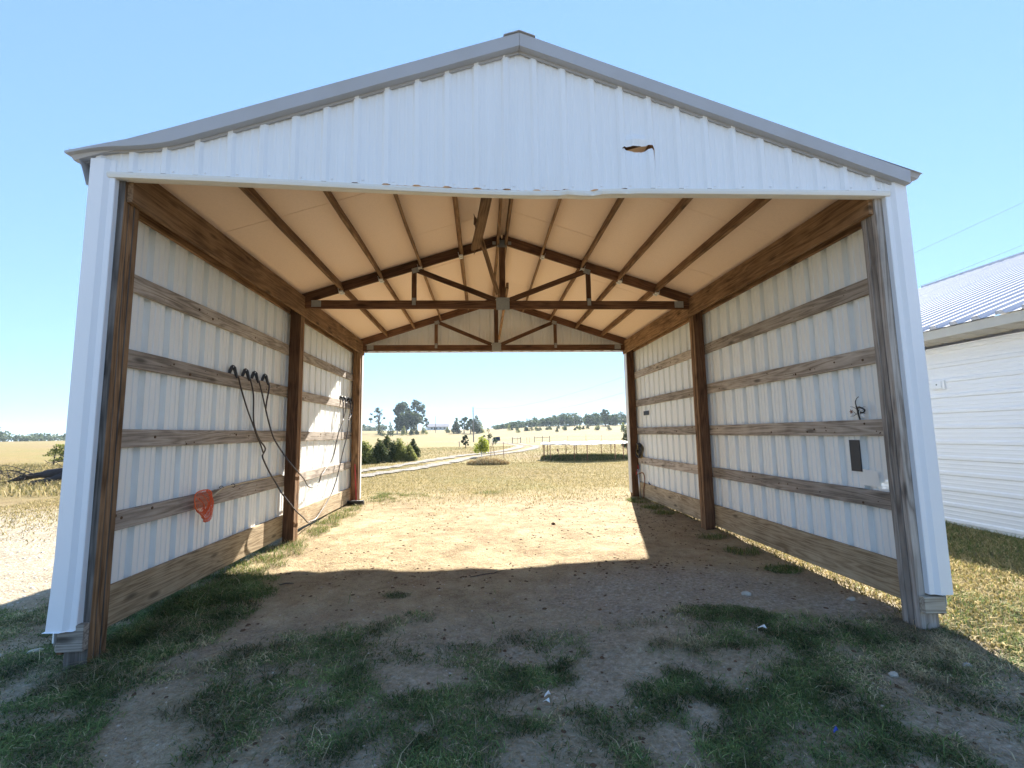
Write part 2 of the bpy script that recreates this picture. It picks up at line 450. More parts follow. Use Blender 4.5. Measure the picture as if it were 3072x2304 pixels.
def board(name, p0, p1, w, h, mat, parent, up=(0, 0, 1), ch=.004, front=None, segs=5, warp=.003):
    """A sawn board from p0 to p1 (centre line), w across, h along up; its local X runs along the grain."""
    p0 = Vector(p0); p1 = Vector(p1); d = p1 - p0; ln = d.length; ax = d.normalized()
    up = Vector(up); up = (up - ax * up.dot(ax)).normalized(); side = up.cross(ax).normalized()
    c = (p0 + p1) / 2
    prof = [(-w / 2 + ch, -h / 2), (w / 2 - ch, -h / 2), (w / 2, -h / 2 + ch), (w / 2, h / 2 - ch), (w / 2 - ch, h / 2), (-w / 2 + ch, h / 2), (-w / 2, h / 2 - ch), (-w / 2, -h / 2 + ch)]
    V = []
    for i in range(segs + 1):
        x = -ln / 2 + ln * i / segs
        oy = random.uniform(-warp, warp) if 0 < i < segs else 0
        oz = random.uniform(-warp, warp) if 0 < i < segs else 0
        V += [(x, a + oy, b + oz) for a, b in prof]
    F = []
    for i in range(segs):
        for k in range(8):
            k2 = (k + 1) % 8
            F.append((i * 8 + k, i * 8 + k2, (i + 1) * 8 + k2, (i + 1) * 8 + k))
    F.append((7, 6, 5, 4, 3, 2, 1, 0)); F.append(tuple(segs * 8 + k for k in range(8)))
    rot = Matrix((ax, side, up)).transposed().to_4x4()
    mats = mat if isinstance(mat, (list, tuple)) else [mat]
    fm = [0] * len(F)
    if front is not None:                    # front faces take the second wood: left corner weathered, posts further in painted shaded
        fd = Vector(front)
        for i, f in enumerate(F):
            a, b_, c_ = (Vector(V[f[0]]), Vector(V[f[1]]), Vector(V[f[2]]))
            n = (rot.to_3x3() @ ((b_ - a).cross(c_ - a))).normalized()
            if n.dot(fd) > .5: fm[i] = 1
    o = link_mesh(name, V, F, mats, None, None, False, fm)
    rot.translation = c
    o.matrix_world = rot
    if parent is not None:
        pm = parent.matrix_basis.copy(); q = parent.parent
        while q is not None:
            pm = q.matrix_basis @ pm; q = q.parent
        o.parent = parent; o.matrix_basis = pm.inverted() @ rot
    return o

# ------------------------------------------------------------------ ribbed sheet metal
def rib_points(s0, s1, off, pitch=.2287, mb=.036, mt=.020, mh=.027, minor=True):
    ev = []
    k0 = math.floor((s0 - off) / pitch) - 1; k1 = math.ceil((s1 - off) / pitch) + 1
    for k in range(k0, k1 + 1):
        c = off + k * pitch
        ev += [(c - mb, 0), (c - mt, mh), (c + mt, mh), (c + mb, 0)]
        if minor:
            for q in (pitch * .37, pitch * .63):
                ev += [(c + q - .013, 0), (c + q - .006, min(mh * .2, .006)), (c + q + .006, min(mh * .2, .006)), (c + q + .013, 0)]
    ev.sort()
    pts = []
    for i, (s, h) in enumerate(ev):
        if s0 <= s <= s1: pts.append((s, h))
    def hat(s):
        for (a, ha), (b, hb) in zip(ev, ev[1:]):
            if a <= s <= b: return ha + (hb - ha) * (s - a) / max(b - a, 1e-9)
        return 0
    if not pts or pts[0][0] > s0 + 1e-4: pts.insert(0, (s0, hat(s0)))
    if pts[-1][0] < s1 - 1e-4: pts.append((s1, hat(s1)))
    return pts
def sheet(name, pts, bot, top, place, mat, parent, slit=None, extra=(), nseg=1, dent=None):
    """strips between the profile points; slit = (s0, s1, zlo(s), zhi(s), push) cuts a real gap."""
    pts = sorted(set(list(pts) + [(s, None) for s in extra]))
    full = []
    for i, (s, h) in enumerate(pts):
        if h is None:
            a = max([p for p in pts if p[1] is not None and p[0] <= s], default=pts[0]); b = min([p for p in pts if p[1] is not None and p[0] >= s], default=pts[-1])
            h = (a[1] or 0) if b[0] == a[0] else a[1] + (b[1] - a[1]) * (s - a[0]) / (b[0] - a[0])
        full.append((s, h))
    V = []; F = []
    for (a, ha), (b, hb) in zip(full, full[1:]):
        if b - a < 1e-5: continue
        spans = [(bot(a), bot(b), top(a), top(b), 0)]
        if slit and a >= slit[0] - 1e-6 and b <= slit[1] + 1e-6:
            spans = [(bot(a), bot(b), slit[2](a), slit[2](b), slit[4]), (slit[3](a), slit[3](b), top(a), top(b), 0)]
        for z0a, z0b, z1a, z1b, push in spans:
            for k in range(nseg):
                t0 = k / nseg; t1 = (k + 1) / nseg
                q = []
                for s, h, z0, z1, t in ((a, ha, z0a, z1a, t0), (b, hb, z0b, z1b, t0), (b, hb, z0b, z1b, t1), (a, ha, z0a, z1a, t1)):
                    z = z0 + (z1 - z0) * t
                    dd = dent(s, z) if dent else 0
                    q.append(place(s, h + dd + push * t ** 6, z))
                n = len(V); V += q; F.append((n, n + 1, n + 2, n + 3))
    # weld
    idx = {}; V2 = []; mp = []
    for v in V:
        k = tuple(round(c, 5) for c in v)
        if k not in idx: idx[k] = len(V2); V2.append(v)
        mp.append(idx[k])
    F2 = []
    for f in F:
        g = tuple(dict.fromkeys(mp[i] for i in f))
        if len(g) >= 3: F2.append(g)
    return link_mesh(name, V2, F2, mat, parent)

# ================================================================== GROUND
def axis(lo_dense, hi_dense, step, lo, hi, g):
    a = list(np.arange(lo_dense, hi_dense + 1e-6, step))
    s = step; x = a[-1]; up = []
    while x < hi: s *= g; x += s; up.append(x)
    s = step; x = a[0]; dn = []
    while x > lo: s *= g; x -= s; dn.append(x)
    return np.array(dn[::-1] + a + up)
gx = axis(-7, 7, .07, -1600, 1600, 1.08)
gy = axis(-2.2, 9, .07, -600, 1700, 1.07)
X, Y = np.meshgrid(gx, gy)
Z = terrain(X, Y)
GM = green_mask(X.ravel(), Y.ravel()); SM = straw_mask(X.ravel(), Y.ravel())
xr, yr = X.ravel(), Y.ravel()
grav = ell(xr, yr, 1.7, .9, 1.6, .8) * .75
grav = np.maximum(grav, ell(xr, yr, 2.9, .45, .5, .5) * .8)
grav = np.maximum(grav, .5 * sst(1.3, .1, yr) * (.5 + fbm(xr * 1.1, yr * 1.1, 58, 3)))
# beaten gravel yard to the left of the barn
yard = sst(-3.6, -4.6, xr + .9 * (fbm(xr * .7, yr * .7, 61) - .5)) * sst(7.6, 5.6, yr + 2 * (fbm(xr * .5, yr * .5, 62) - .5) + .25 * (xr + 7)) * sst(.4, 1.3, yr + .4 * (fbm(xr * 2, yr * 2, 63) - .5))
grav = np.maximum(grav, yard * .6)
SM = SM * (1 - .85 * yard)
nx, ny = len(gx), len(gy)
me = bpy.data.meshes.new('ground')
me.vertices.add(nx * ny)
me.vertices.foreach_set('co', np.stack([X, Y, Z], -1).ravel().astype(np.float32))
ii = (np.arange(ny - 1)[:, None] * nx + np.arange(nx - 1)[None, :]).ravel()
quads = np.stack([ii, ii + 1, ii + nx + 1, ii + nx], -1)
me.loops.add(quads.size); me.loops.foreach_set('vertex_index', quads.ravel().astype(np.int32))
me.polygons.add(len(quads))
me.polygons.foreach_set('loop_start', (np.arange(len(quads)) * 4).astype(np.int32))
me.polygons.foreach_set('use_smooth', np.ones(len(quads), bool))
ca = me.color_attributes.new('masks', 'FLOAT_COLOR', 'POINT')
ca.data.foreach_set('color', np.stack([GM, SM, grav, np.ones_like(GM)], -1).ravel().astype(np.float32))
me.update(calc_edges=True); me.materials.append(M_['ground'])
ground = bpy.data.objects.new('ground', me); COL.objects.link(ground)
tag(ground, kind='structure')

def strip(mb, path, w, dz, n=10, mi=0, cross=3, wob=.12):
    P = smooth_path([(x, y, 0) for x, y in path], n)
    rows = []
    for i, p in enumerate(P):
        d = P[min(i + 1, len(P) - 1)] - P[max(i - 1, 0)]; d.normalize(); nrm = Vector((d.y, -d.x, 0))
        ww = w[0] + (w[1] - w[0]) * i / (len(P) - 1) if isinstance(w, tuple) else w
        row = []
        for k in range(cross + 1):
            t = k / cross - .5
            q = p + nrm * ww * t
            if k in (0, cross): q = q + nrm * random.uniform(-wob, wob) * (1 if k else -1)
            row.append((q.x, q.y, tz(q.x, q.y) + dz))
        rows.append(row)
    V = [v for r in rows for v in r]; F = []
    c = cross + 1
    for i in range(len(rows) - 1):
        for k in range(cross): F.append((i * c + k, i * c + k + 1, (i + 1) * c + k + 1, (i + 1) * c + k))
    mb.add(V, F, mi)
drv = MB()
trk = [(-6.9, 6.0), (-6.6, 9.0), (-5.8, 12.2), (-4.5, 15.6), (-3.3, 19.0), (-2.2, 23.5), (-.8, 28.2), (.8, 31.3), (2.6, 35.6), (4.2, 42.6), (5.0, 50.5), (5.2, 60), (4.9, 72), (3.9, 88), (2.6, 97), (-4, 108), (-14, 120)]
for off in (-.85, .85):
    pts = []
    for i, (a, b) in enumerate(trk):
        a0 = trk[max(i - 1, 0)]; a1 = trk[min(i + 1, len(trk) - 1)]
        d = Vector((a1[0] - a0[0], a1[1] - a0[1])).normalized()
        pts.append((a + d.y * off, b - d.x * off))
    strip(drv, pts, (.8, .95), .04, 16, wob=.22)
tag(drv.build('driveway', 'gravel', smooth=True), kind='structure')

# ================================================================== THE OPEN BARN
XL, XR, PW, PY = -2.943, 3.192, .152, .152
YF, YM, YB = .03, 3.277, 6.49
XP = .130                                   # ridge
SL = .3235                                  # roof slope
def roofz(x, peak=4.385): return peak - SL * abs(x - XP)
barn = thing('pole_barn', 'open ended white metal pole barn with brown timber frame and a torn front gable', 'barn')

PLY = PY / 3
for wallx, sgn, near in ((XL, 1, 'L'), (XR, -1, 'R')):
    for yi, y0 in enumerate((YF, YM, YB)):
        zb = tz(wallx, y0) - .25
        zt = roofz(wallx) - .02
        xc = wallx + sgn * PW / 2
        main = None
        for k in (1, 0, 2):
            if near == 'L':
                mats = [('wood_brown', 'wood_post_dark'), ('wood_brown', 'wood_dark'), ('wood_brown', 'wood_brown')][yi]  # middle post: shade on its front face painted with the darker wood
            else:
                mats = [('wood_post_grey', 'wood_post_grey'), ('wood_brown', 'wood_dark'), ('wood_brown', 'wood_dark')][yi]  # middle and back posts: front-face shade painted in by the darker wood
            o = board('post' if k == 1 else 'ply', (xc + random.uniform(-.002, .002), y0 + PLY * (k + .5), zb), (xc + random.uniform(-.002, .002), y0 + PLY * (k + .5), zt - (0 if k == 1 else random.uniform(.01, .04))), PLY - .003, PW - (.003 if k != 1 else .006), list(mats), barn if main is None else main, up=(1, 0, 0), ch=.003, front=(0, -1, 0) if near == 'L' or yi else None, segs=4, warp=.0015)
            if main is None: main = o

GIRT = [2.684, 2.066, 1.446, .832]
GH, GT = .142, .038
for wallx, sgn in ((XL, -1), (XR, 1)):
    gx_c = wallx + sgn * GT / 2
    for (ya, yb) in ((YF + .02, YM + PY / 2), (YM + PY / 2 + .004, YB + PY - .01)):
        for zt in GIRT:
            zz = zt - (.010 if sgn > 0 else 0) + random.uniform(-.006, .006)
            board('girt', (gx_c, ya, zz - GH / 2), (gx_c, yb, zz - GH / 2 + random.uniform(-.008, .008)), GT, GH, 'wood_grey', barn, segs=6, warp=.004)
        zb, zt = (0., .292) if sgn < 0 else (-.02, .28)
        board('skirt_board', (gx_c, ya, (zb + zt) / 2), (gx_c, yb, (zb + zt) / 2), GT, zt - zb, 'wood_tan', barn, segs=5, warp=.003)
    # outer skirt plank, its sawn end showing under the corner trim
    board('skirt_plank', (wallx + sgn * .062, .06, .05), (wallx + sgn * .062, YB + .1, .05), .04, .14, 'wood_pale' if sgn > 0 else 'wood_grey', barn, segs=3)
    # eave beams: one inside the posts, one on the girt line
    xi = wallx - sgn * (PW + .022)
    for (ya, yb) in ((YF + .02, YM + .08), (YM + .083, YB + PY)):
        board('eave_beam', (xi, ya, 3.109 + .143), (xi, yb, 3.109 + .143), .040, .286, 'wood_brown', barn, segs=4, warp=.003)
    for (ya, yb) in ((YF + .06, YM + .08), (YM + .083, YB + PY - .02)):
        board('eave_girt', (gx_c, ya, 3.150 + .09), (gx_c, yb, 3.150 + .09), GT, .19, 'wood_brown', barn, segs=4)
for wallx, sgn in ((XL, 1), (XR, -1)):
    mb = MB()
    for zt in GIRT:
        for k in range(26):
            yy = random.uniform(.25, 6.3); zz = zt - .01 - random.uniform(.02, .12); r = random.choice((.004, .005, .006, .010, .014))
            if YM - .05 < yy < YM + .22: continue
            mb.tube([(wallx - sgn * .002, yy, zz), (wallx + sgn * .0035, yy, zz)], [r, r * .8], 7)
    tag(mb.build('nail_head', 'clod', barn), kind='stuff')
# packing blocks at the foot of the front corners
board('post_block', (XL - .008, .003, .088), (XL + .153, .003, .088), .044, .168, 'wood_grey', barn, segs=2)
board('post_block', (XR - .148, .003, .060), (XR + .012, .003, .060), .044, .118, 'wood_pale', barn, segs=2)
board('post_block', (XL - .030, .06, -.03), (XL - .030, .06, .20), .040, .05, 'wood_dark', barn, up=(0, 1, 0), segs=2)
board('post_block', (XR + .026, .05, -.02), (XR + .026, .05, .20), .022, .06, 'wood_dark', barn, up=(0, 1, 0), segs=2)

# ---- trusses
def plate(name, x, y, z, w, h, parent, rot=0.):
    """a nail plate with its pressed ridges"""
    n = max(3, int(w / .022)); mb = MB()
    V = []; F = []
    for i in range(n * 2 + 1):
        xx = -w / 2 + w * i / (n * 2); dy = -.003 if i % 2 else 0.
        V += [(xx, dy, -h / 2), (xx, dy, h / 2)]
    for i in range(n * 2): F.append((2 * i, 2 * i + 2, 2 * i + 3, 2 * i + 1))
    mb.add(V, F)
    o = mb.build(name, 'galv', parent)
    o.rotation_euler = (0, rot, 0)
    o.matrix_basis = parent.matrix_basis.inverted() @ (Matrix.Translation((x, y, z)) @ Matrix.Rotation(rot, 4, 'Y'))
    return o
TT = .038
ang = math.atan(SL)
def truss(y, zb, wood_, plates=True):
    zt = zb + .125
    ch = board('truss', (XL + .16, y, (zb + zt) / 2), (XR - .16, y, (zb + zt) / 2), TT, zt - zb, wood_, barn, segs=6, warp=.003)
    hc = .147
    for s in (-1, 1):
        xe = XL + .02 if s < 0 else XR - .02
        board('top_chord', (xe, y, roofz(xe) - hc / 2), (XP + s * .001, y, roofz(XP) - hc / 2 + .0), TT, .14, wood_, ch, up=(0, 0, 1), segs=4)
    kz = roofz(XP) - hc
    board('king_post', (XP, y - .002, zt - .005), (XP, y - .002, kz + .05), TT, .089, wood_, ch, up=(1, 0, 0), segs=2)
    for s in (-1, 1):
        xw = XP + s * 1.315
        zc = roofz(xw) - hc
        board('web', (xw, y + .001, zt - .004), (xw, y + .001, zc + .04), TT, .07, wood_, ch, up=(1, 0, 0), segs=2)
        board('web', (XP + s * .11, y - .003, zt + .01), (xw - s * .05, y - .003, zc + .0), TT, .075, wood_, ch, segs=3)
    if plates:
        yp = y - TT / 2 - .007
        plate('gusset_plate', XP + .003, yp, zb + .075, .20, .19, ch)
        plate('gusset_plate', XP, yp, kz + .0, .15, .12, ch)
        for s in (-1, 1):
            xw = XP + s * 1.315
            plate('gusset_plate', xw + s * -.02, yp, roofz(xw) - hc - .005, .10, .075, ch, s * ang)
            plate('gusset_plate', xw, yp, zt - .02, .055, .11, ch)
            plate('gusset_plate', (XL + .35) if s < 0 else (XR - .35), yp, zb + .07, .14, .10, ch)
    return ch
truss(.10, 3.33, 'wood_dark', False)
t_mid = truss(YM + .05, 3.225, 'wood_dark')
t_back = truss(YB + .03, 3.185, 'wood_dark')

# ---- purlins, hung between the trusses with small hangers
PX = [.062, .62, 1.225, 1.80, 2.37]
ceil_top = 0
for s in (-1, 1):
    for k, dx in enumerate(PX):
        x = XP + s * dx
        z = roofz(x) - .070
        for (ya, yb) in ((.14, YM + .03), (YM + .072, YB + .008)):
            upv = (s * SL, 0, 1) if k else (0, 0, 1)
            zz = z - (.012 if k == 0 else 0)
            board('purlin', (x, ya, zz), (x, yb, zz), .038 if k else .036, .135, 'wood_brown', barn, up=upv, segs=5, warp=.005)
        if k:
            for yy in (YM + .014, YM + .088):
                mb = MB(); mb.box((-.03, -.018, -.014), (.03, .018, .012)); mb.box((-.026, -.022, .010), (-.022, .022, .06)); mb.box((.022, -.022, .010), (.026, .022, .06))
                h = mb.build('joist_hanger', 'clip', barn, (x, yy, z - .079))
                h.rotation_euler = (0, s * ang, 0)
        else:
            plate('joist_hanger', x + s * .055, YM + .024, z - .05, .05, .05, barn)

# ---- lining boards under the roof sheets
for s, seams in ((-1, [.0, 1.29, 2.55, 3.80, 5.05, 6.66]), (1, [.0, 1.25, 2.52, 3.90, 5.26, 6.66])):
    for a, b in zip(seams, seams[1:]):
        for u0, u1 in ((.0, 1.225), (1.225, 2.37), (2.37, 3.06)):
            V = []
            dz = random.uniform(0, .004)
            for y in (a + .0022, b - .0022):
                for u in (u0 + .0, u1 - .0):
                    V.append((XP + s * u, y, roofz(XP + s * u) + .004 + dz))
            V += [(p[0], p[1], p[2] + .012) for p in V]
            F = [(0, 1, 3, 2), (4, 6, 7, 5), (0, 4, 5, 1), (1, 5, 7, 3), (3, 7, 6, 2), (2, 6, 4, 0)]
            link_mesh('ceiling_board', V, F, 'ceiling', barn)

# ---- roof sheets with ribs running down the slope
cs, sn = math.cos(ang), math.sin(ang)
for s in (-1, 1):
    y0 = -.075; n = 0
    while y0 < YB + .33:
        y1 = min(y0 + .915, YB + .34)
        off = .035 + (0.0)
        pts = rib_points(y0 - .02 if n else y0, y1, y0)
        base = 4.385 + .034 + (.0015 if n % 2 else 0)
        pl = lambda sy, h, t, s=s, base=base: (XP + s * (t * cs) + s * h * sn, sy, base - t * sn + h * cs)
        sheet('roof_panel', pts, lambda q: 3.40, lambda q: .0, pl, 'roof_metal', barn)
        y0 = y1; n += 1
# ridge cap
mb = MB()
for (y0, y1, dz) in ((-.088, 3.1, -.004), (3.06, YB + .36, .004)):
    prof = [(-.125, -.040), (-.115, -.034), (-.05, -.012), (0, .006), (.05, -.012), (.115, -.034), (.125, -.040)]
    V = [(XP + a, y, 4.507 + b + dz) for y in (y0, y1) for a, b in prof]
    k = len(prof); V += [(p[0], p[1], p[2] - .006) for p in V]
    F = [(i, i + 1, k + i + 1, k + i) for i in range(k - 1)] + [(2 * k + i, 3 * k + i, 3 * k + i + 1, 2 * k + i + 1) for i in range(k - 1)]
    F += [(i, 2 * k + i, 2 * k + i + 1, i + 1) for i in range(k - 1)]
    mb.add(V, F)
mb.build('ridge_cap', 'rake_metal', barn)

# ---- side wall sheets (ribs face outwards)
def zeave(x): return roofz(x) + .006
def hole_panel(): return (.385, .455, lambda s: .835 + .35 * (.455 - s), lambda s: .905 + (.02 if s < .415 else -.01), 0.)
for wallx, sgn in ((XL, -1), (XR, 1)):
    y0 = .0; n = 0; WPITCH = .257
    while y0 < YB + .17:
        y1 = .590 + WPITCH * 2 if n == 0 else min(y0 + WPITCH * 4, YB + .185)
        pts = rib_points(max(y0 - .048, 0.), y1, .590, WPITCH, .043, .034, .046)
        ox = wallx + sgn * (GT + .002 + (.0015 if n % 2 else 0))
        pl = lambda sy, h, z, ox=ox, sgn=sgn: (ox + sgn * h, sy, z)
        slit = None; ex = ()
        if sgn > 0 and n == 0:
            slit = hole_panel(); ex = (.385, .455, .41, .43)
        sheet('wall_panel', pts, lambda q: .04, lambda q, x=wallx: zeave(x) - .02, pl, 'inner_metal', barn, slit, ex)
        y0 = y1; n += 1

# ---- front gable
HB = [(-3.03, 3.268), (-2.869, 3.262), (-2.2, 3.246), (-1.409, 3.222), (-.7, 3.204), (-.2, 3.190), (.245, 3.186), (.5, 3.196), (.62, 3.190), (.8, 3.205), (1.0, 3.212), (1.549, 3.220), (2.3, 3.228), (3.1, 3.233), (3.27, 3.234)]
def hb(x): return float(np.interp(x, [p[0] for p in HB], [p[1] for p in HB]))
def pb(x): return hb(x) + .042
def gtop(x): return roofz(x) + .045
s0, s1 = -3.02, 3.262
sx = [-3.0] + [.019 + .2287 * k for k in range(-13, 15)]
edges = [s0] + [.019 - .2287 * 4 * k for k in (3, 2, 1)] + [.019 + .2287 * 4 * k for k in range(0, 4)] + [s1]
edges = [e for e in edges if s0 <= e <= s1]
SL_lo = [(.906, 3.569), (.95, 3.594), (1.032, 3.573), (1.09, 3.570), (1.132, 3.585), (1.174, 3.598), (1.199, 3.590)]
SL_hi = [(.906, 3.570), (.95, 3.600), (1.034, 3.616), (1.09, 3.612), (1.14, 3.618), (1.176, 3.617), (1.199, 3.593)]
def gdent(s, z):
    d = .020 * math.exp(-((s - 1.05 - (z - 3.66) * .8) / .09) ** 2 - ((z - 3.655) / .04) ** 2)      # crease above the tear
    d += .006 * math.exp(-((s - .35) / .05) ** 2 - ((z - 3.35) / .12) ** 2)
    d += .003 * math.sin(s * 3.1 + z * 5) * math.sin(z * 4.3 + 1)
    return d
for n, (a, b) in enumerate(zip(edges, edges[1:])):
    pts = rib_points(a - (.036 if n else 0), b, .019, mh=.019, mt=.016)
    oy = -.002 - (.0015 if n % 2 else 0)
    pl = lambda s, h, z, oy=oy: (s, oy - h, z)
    slit = None; ex = []
    if a < 1.05 < b:
        slit = (.906, 1.199, lambda s: float(np.interp(s, *zip(*SL_lo))), lambda s: float(np.interp(s, *zip(*SL_hi))), -.012)
        ex = [.906, .95, .99, 1.034, 1.09, 1.14, 1.175, 1.199]
    sheet('gable_panel', pts, pb, gtop, pl, 'white_metal', barn, slit, tuple(ex), nseg=10, dent=gdent)
# screws along the bottom of the front gable, one beside each rib
mb = MB()
for k in range(-12, 14):
    x = .019 + .2287 * k + .055
    z = pb(x) + .028 + random.uniform(-.004, .004)
    mb.tube([(x, -.0045, z), (x, -.0095, z)], .0065, 8)
    mb.tube([(x, -.0095, z), (x, -.0125, z)], .004, 6)
tag(mb.build('screw_head', 'trim_white', barn), kind='stuff')

# header trim: a folded strip that sags and is crumpled right of the middle
mb = MB(); V = []; F = []
xs = list(np.linspace(-2.90, 3.13, 90))
for x in xs:
    z = hb(x)
    cr = math.exp(-((x - .62) / .35) ** 2)
    w = (.010 * math.sin(x * 21) + .007 * math.sin(x * 47 + 1)) * cr
    sag = math.exp(-((x + .2) / 1.0) ** 4)
    yl = -.023 + .012 * sag
    V += [(x, .004, pb(x) - .001), (x, yl + w, pb(x) - .002 - .004 * sag), (x, yl - .002 + w, z + .020), (x, yl + .003 + w * .7, z), (x, .0 + .004, z - .003), (x, .055, z + .004), (x, .058, z + .05)]
k = 7
for i in range(len(xs) - 1):
    for j in range(k - 1): F.append((i * k + j, i * k + j + 1, (i + 1) * k + j + 1, (i + 1) * k + j))
mb.add(V, F); mb.build('header_trim', 'header_trim', barn)

# corner trims
def corner(xo, sgn, yfront, ydir, z0, ztop, left=False):
    """folded angle: outer return, flat face, bevel, inner lip. sgn points from the outside edge into the building."""
    prof = [(.004, .13), (0, .12), (0, -.028), (.004, -.034), (.100, -.034), (.126, -.012), (.158, -.010), (.163, -.006), (.163, .03)]
    V = []; F = []; nz = 14
    for i in range(nz + 1):
        t = i / nz; z = z0 + (ztop - z0) * t
        fl = max(0., 1 - t * 9)
        for j, (a, b) in enumerate(prof):
            x = xo + sgn * (a + random.uniform(-.0006, .0006))
            if left: x -= .008 * fl * (1 - a / .163); 
            yy = yfront + ydir * (b - (.012 * fl if left and 1 < j < 8 else 0))
            V.append((x, yy, z - (.006 * (a / .163) if i == 0 and left else 0)))
    k = len(prof)
    for i in range(nz):
        for j in range(k - 1): F.append((i * k + j, i * k + j + 1, (i + 1) * k + j + 1, (i + 1) * k + j))
    if left:   # bent lip at the bottom
        n0 = len(V)
        for j in range(k): p = V[j]; V.append((p[0] - .009, p[1] - .012, p[2] - .004))
        for j in range(2, k - 1): F.append((j, n0 + j, n0 + j + 1, j + 1))
    link_mesh('corner_trim', V, F, 'trim_white', barn)
corner(-2.998, 1, 0, 1, .146, gtop(-3.02) - .015, True)
corner(3.2625, -1, 0, 1, .136, gtop(3.26) - .015)
corner(-3.020, 1, YB + .19, -1, .140, gtop(-3.02) - .02)
corner(3.2625, -1, YB + .19, -1, .136, gtop(3.26) - .02)

# rear gable and its trim
for n, (a, b) in enumerate(zip(edges, edges[1:])):
    pts = rib_points(a - (.036 if n else 0), b, .019)
    oy = YB + .186 + (.0015 if n % 2 else 0)
    pl = lambda s, h, z, oy=oy: (s, oy + h, z)
    sheet('gable_panel', pts, lambda q: 3.20, gtop, pl, 'inner_metal', barn)
mb = MB(); mb.box((-2.87, YB + .15, 3.172), (3.11, YB + .200, 3.183)); mb.box((-2.87, YB + .200, 3.172), (3.11, YB + .206, 3.225))
mb.build('header_trim', 'header_trim', barn)
for s, xx in ((-1, XL + PW + .002), (1, XR - PW - .014)):     # white jamb strips by the rear posts
    mb = MB(); mb.box((xx, YB + .02 if s > 0 else YB + .1, .05), (xx + .012, YB + .185, 3.17)); mb.build('jamb_trim', 'header_trim', barn)

# rake trims: face, under-bevel and lip, following the roof edge
def rake(xa, xb, yf, yd, left_bent):
    n = 40; V = []; F = []
    for i in range(n + 1):
        x = xa + (xb - xa) * i / n
        zt = 4.500 - .343 * abs(x - XP)
        y0, y1, fh, lip = -.078, -.022, .115, .020
        zl = 0.
        if left_bent and x < -2.35:
            e = sst(0, 1, min(1., (-2.35 - x) / .65))
            if x < -2.70: zt = 4.500 - .343 * (2.70 + XP) + (-2.70 - x) * -.25
            fh = .115 * (1 - .80 * e); lip = .020 * (1 - .5 * e)
            y0 = -.078 - .006 * e; y1 = -.022 - .02 * max(0, e - .5)
            zl = .005 * math.sin(math.pi * e)
        w = .0012 * math.sin(x * 9)
        dx = (-.012 if x > XP else .012) if abs(x - XP) > 3.0 else 0
        rows = [(x, yf + yd * .03, zt - .006), (x, yf + yd * (y0 + .006), zt), (x, yf + yd * y0, zt - .006), (x + dx * .5, yf + yd * (y0 + w), zt - fh), (x + dx, yf + yd * y1, zt - fh - .001 + zl), (x + dx * 2, yf + yd * y1, zt - fh - lip + zl), (x + dx * 2, yf + yd * (y1 + .012), zt - fh - lip + zl)]
        V += rows
    k = 7
    for i in range(n):
        for j in range(k - 1): F.append((i * k + j, i * k + j + 1, (i + 1) * k + j + 1, (i + 1) * k + j))
    return link_mesh('rake_trim', V, F, 'rake_metal', barn)
rake(XP - .0015, -3.135, 0, 1, True)
rake(XP + .0015, 3.265, 0, 1, False)
rake(XP, -3.13, YB + .20, -1, False)
rake(XP, 3.322, YB + .20, -1, False)
# bent flap of eave trim hanging at the left corner
V = []; F = []
for i in range(9):
    t = i / 8
    x = -3.135 + .112 * t ** .7; z = 3.452 - .245 * t ** 1.6
    for y in (-.06 + .04 * t, .06, .30): V.append((x + (.02 if y > .2 else 0), y, z + .006 * math.sin(5 * t + y * 8)))
for i in range(8):
    for j in range(2): F.append((i * 3 + j, i * 3 + j + 1, i * 3 + j + 4, i * 3 + j + 3))
link_mesh('eave_flap', V, F, 'rake_metal', barn)
for xx, sg in ((-3.06, -1), (3.30, 1)):       # eave trims along the sides
    mb = MB(); z = roofz(xx) + .02
    mb.box((xx - .006, .05, z - .09), (xx + .006, YB + .3, z)); mb.build('eave_trim', 'rake_metal', barn)

# loose broken bracing under the ridge
board('broken_brace', (.045, .25, 4.12), (-.262, 2.62, 3.862), .036, .125, 'wood_brown', barn, up=(1, .1, .35), segs=5, warp=.006)
o = board('broken_brace', (-.243, 2.42, 4.125), (.055, 3.20, 3.42), .036, .058, 'wood_brown', barn, up=(1, .1, .4), segs=4, warp=.004)
board('loose_board', (.195, 3.12, 3.52), (.19, YB - .05, 3.45), .036, .089, 'wood_brown', barn, up=(0, 0, 1), segs=4)
# splinters on the broken ends
for (p, q) in (((-.262, 2.62, 3.862), (-.285, 2.79, 3.835)), ((-.243, 2.42, 4.125), (-.278, 2.33, 4.215))):
    mb = MB(); p = Vector(p); q = Vector(q)
    for k in range(3):
        mb.tube([p + Vector((random.uniform(-.02, .02), 0, random.uniform(-.03, .03))), p.lerp(q, random.uniform(.6, 1.))], [.018, .002], 4)
    mb.build('splinter', 'wood_dark', barn)

# dark mesh screens and repairs on the right wall
xw = XR + GT - .004
mb = MB(); mb.box((xw - .006, .632, .974), (xw + .001, .745, 1.257)); mb.build('vent_screen', 'screen', barn)
mb = MB(); mb.box((xw - .006, 5.81, 1.70), (xw + .001, 6.11, 1.788)); mb.build('vent_screen', 'screen', barn)
mb = MB(); mb.add([(xw - .004, .50, .80), (xw - .004, .30, .80), (xw - .006, .30, .845), (xw - .006, .455, .845)], [(0, 1, 2, 3)]); mb.add([(xw - .005, .62, .855), (xw - .005, .457, .855), (xw - .009, .46, .99), (xw - .007, .62, 1.0)], [(0, 1, 2, 3)])
mb.build('patch', 'inner_metal', barn)

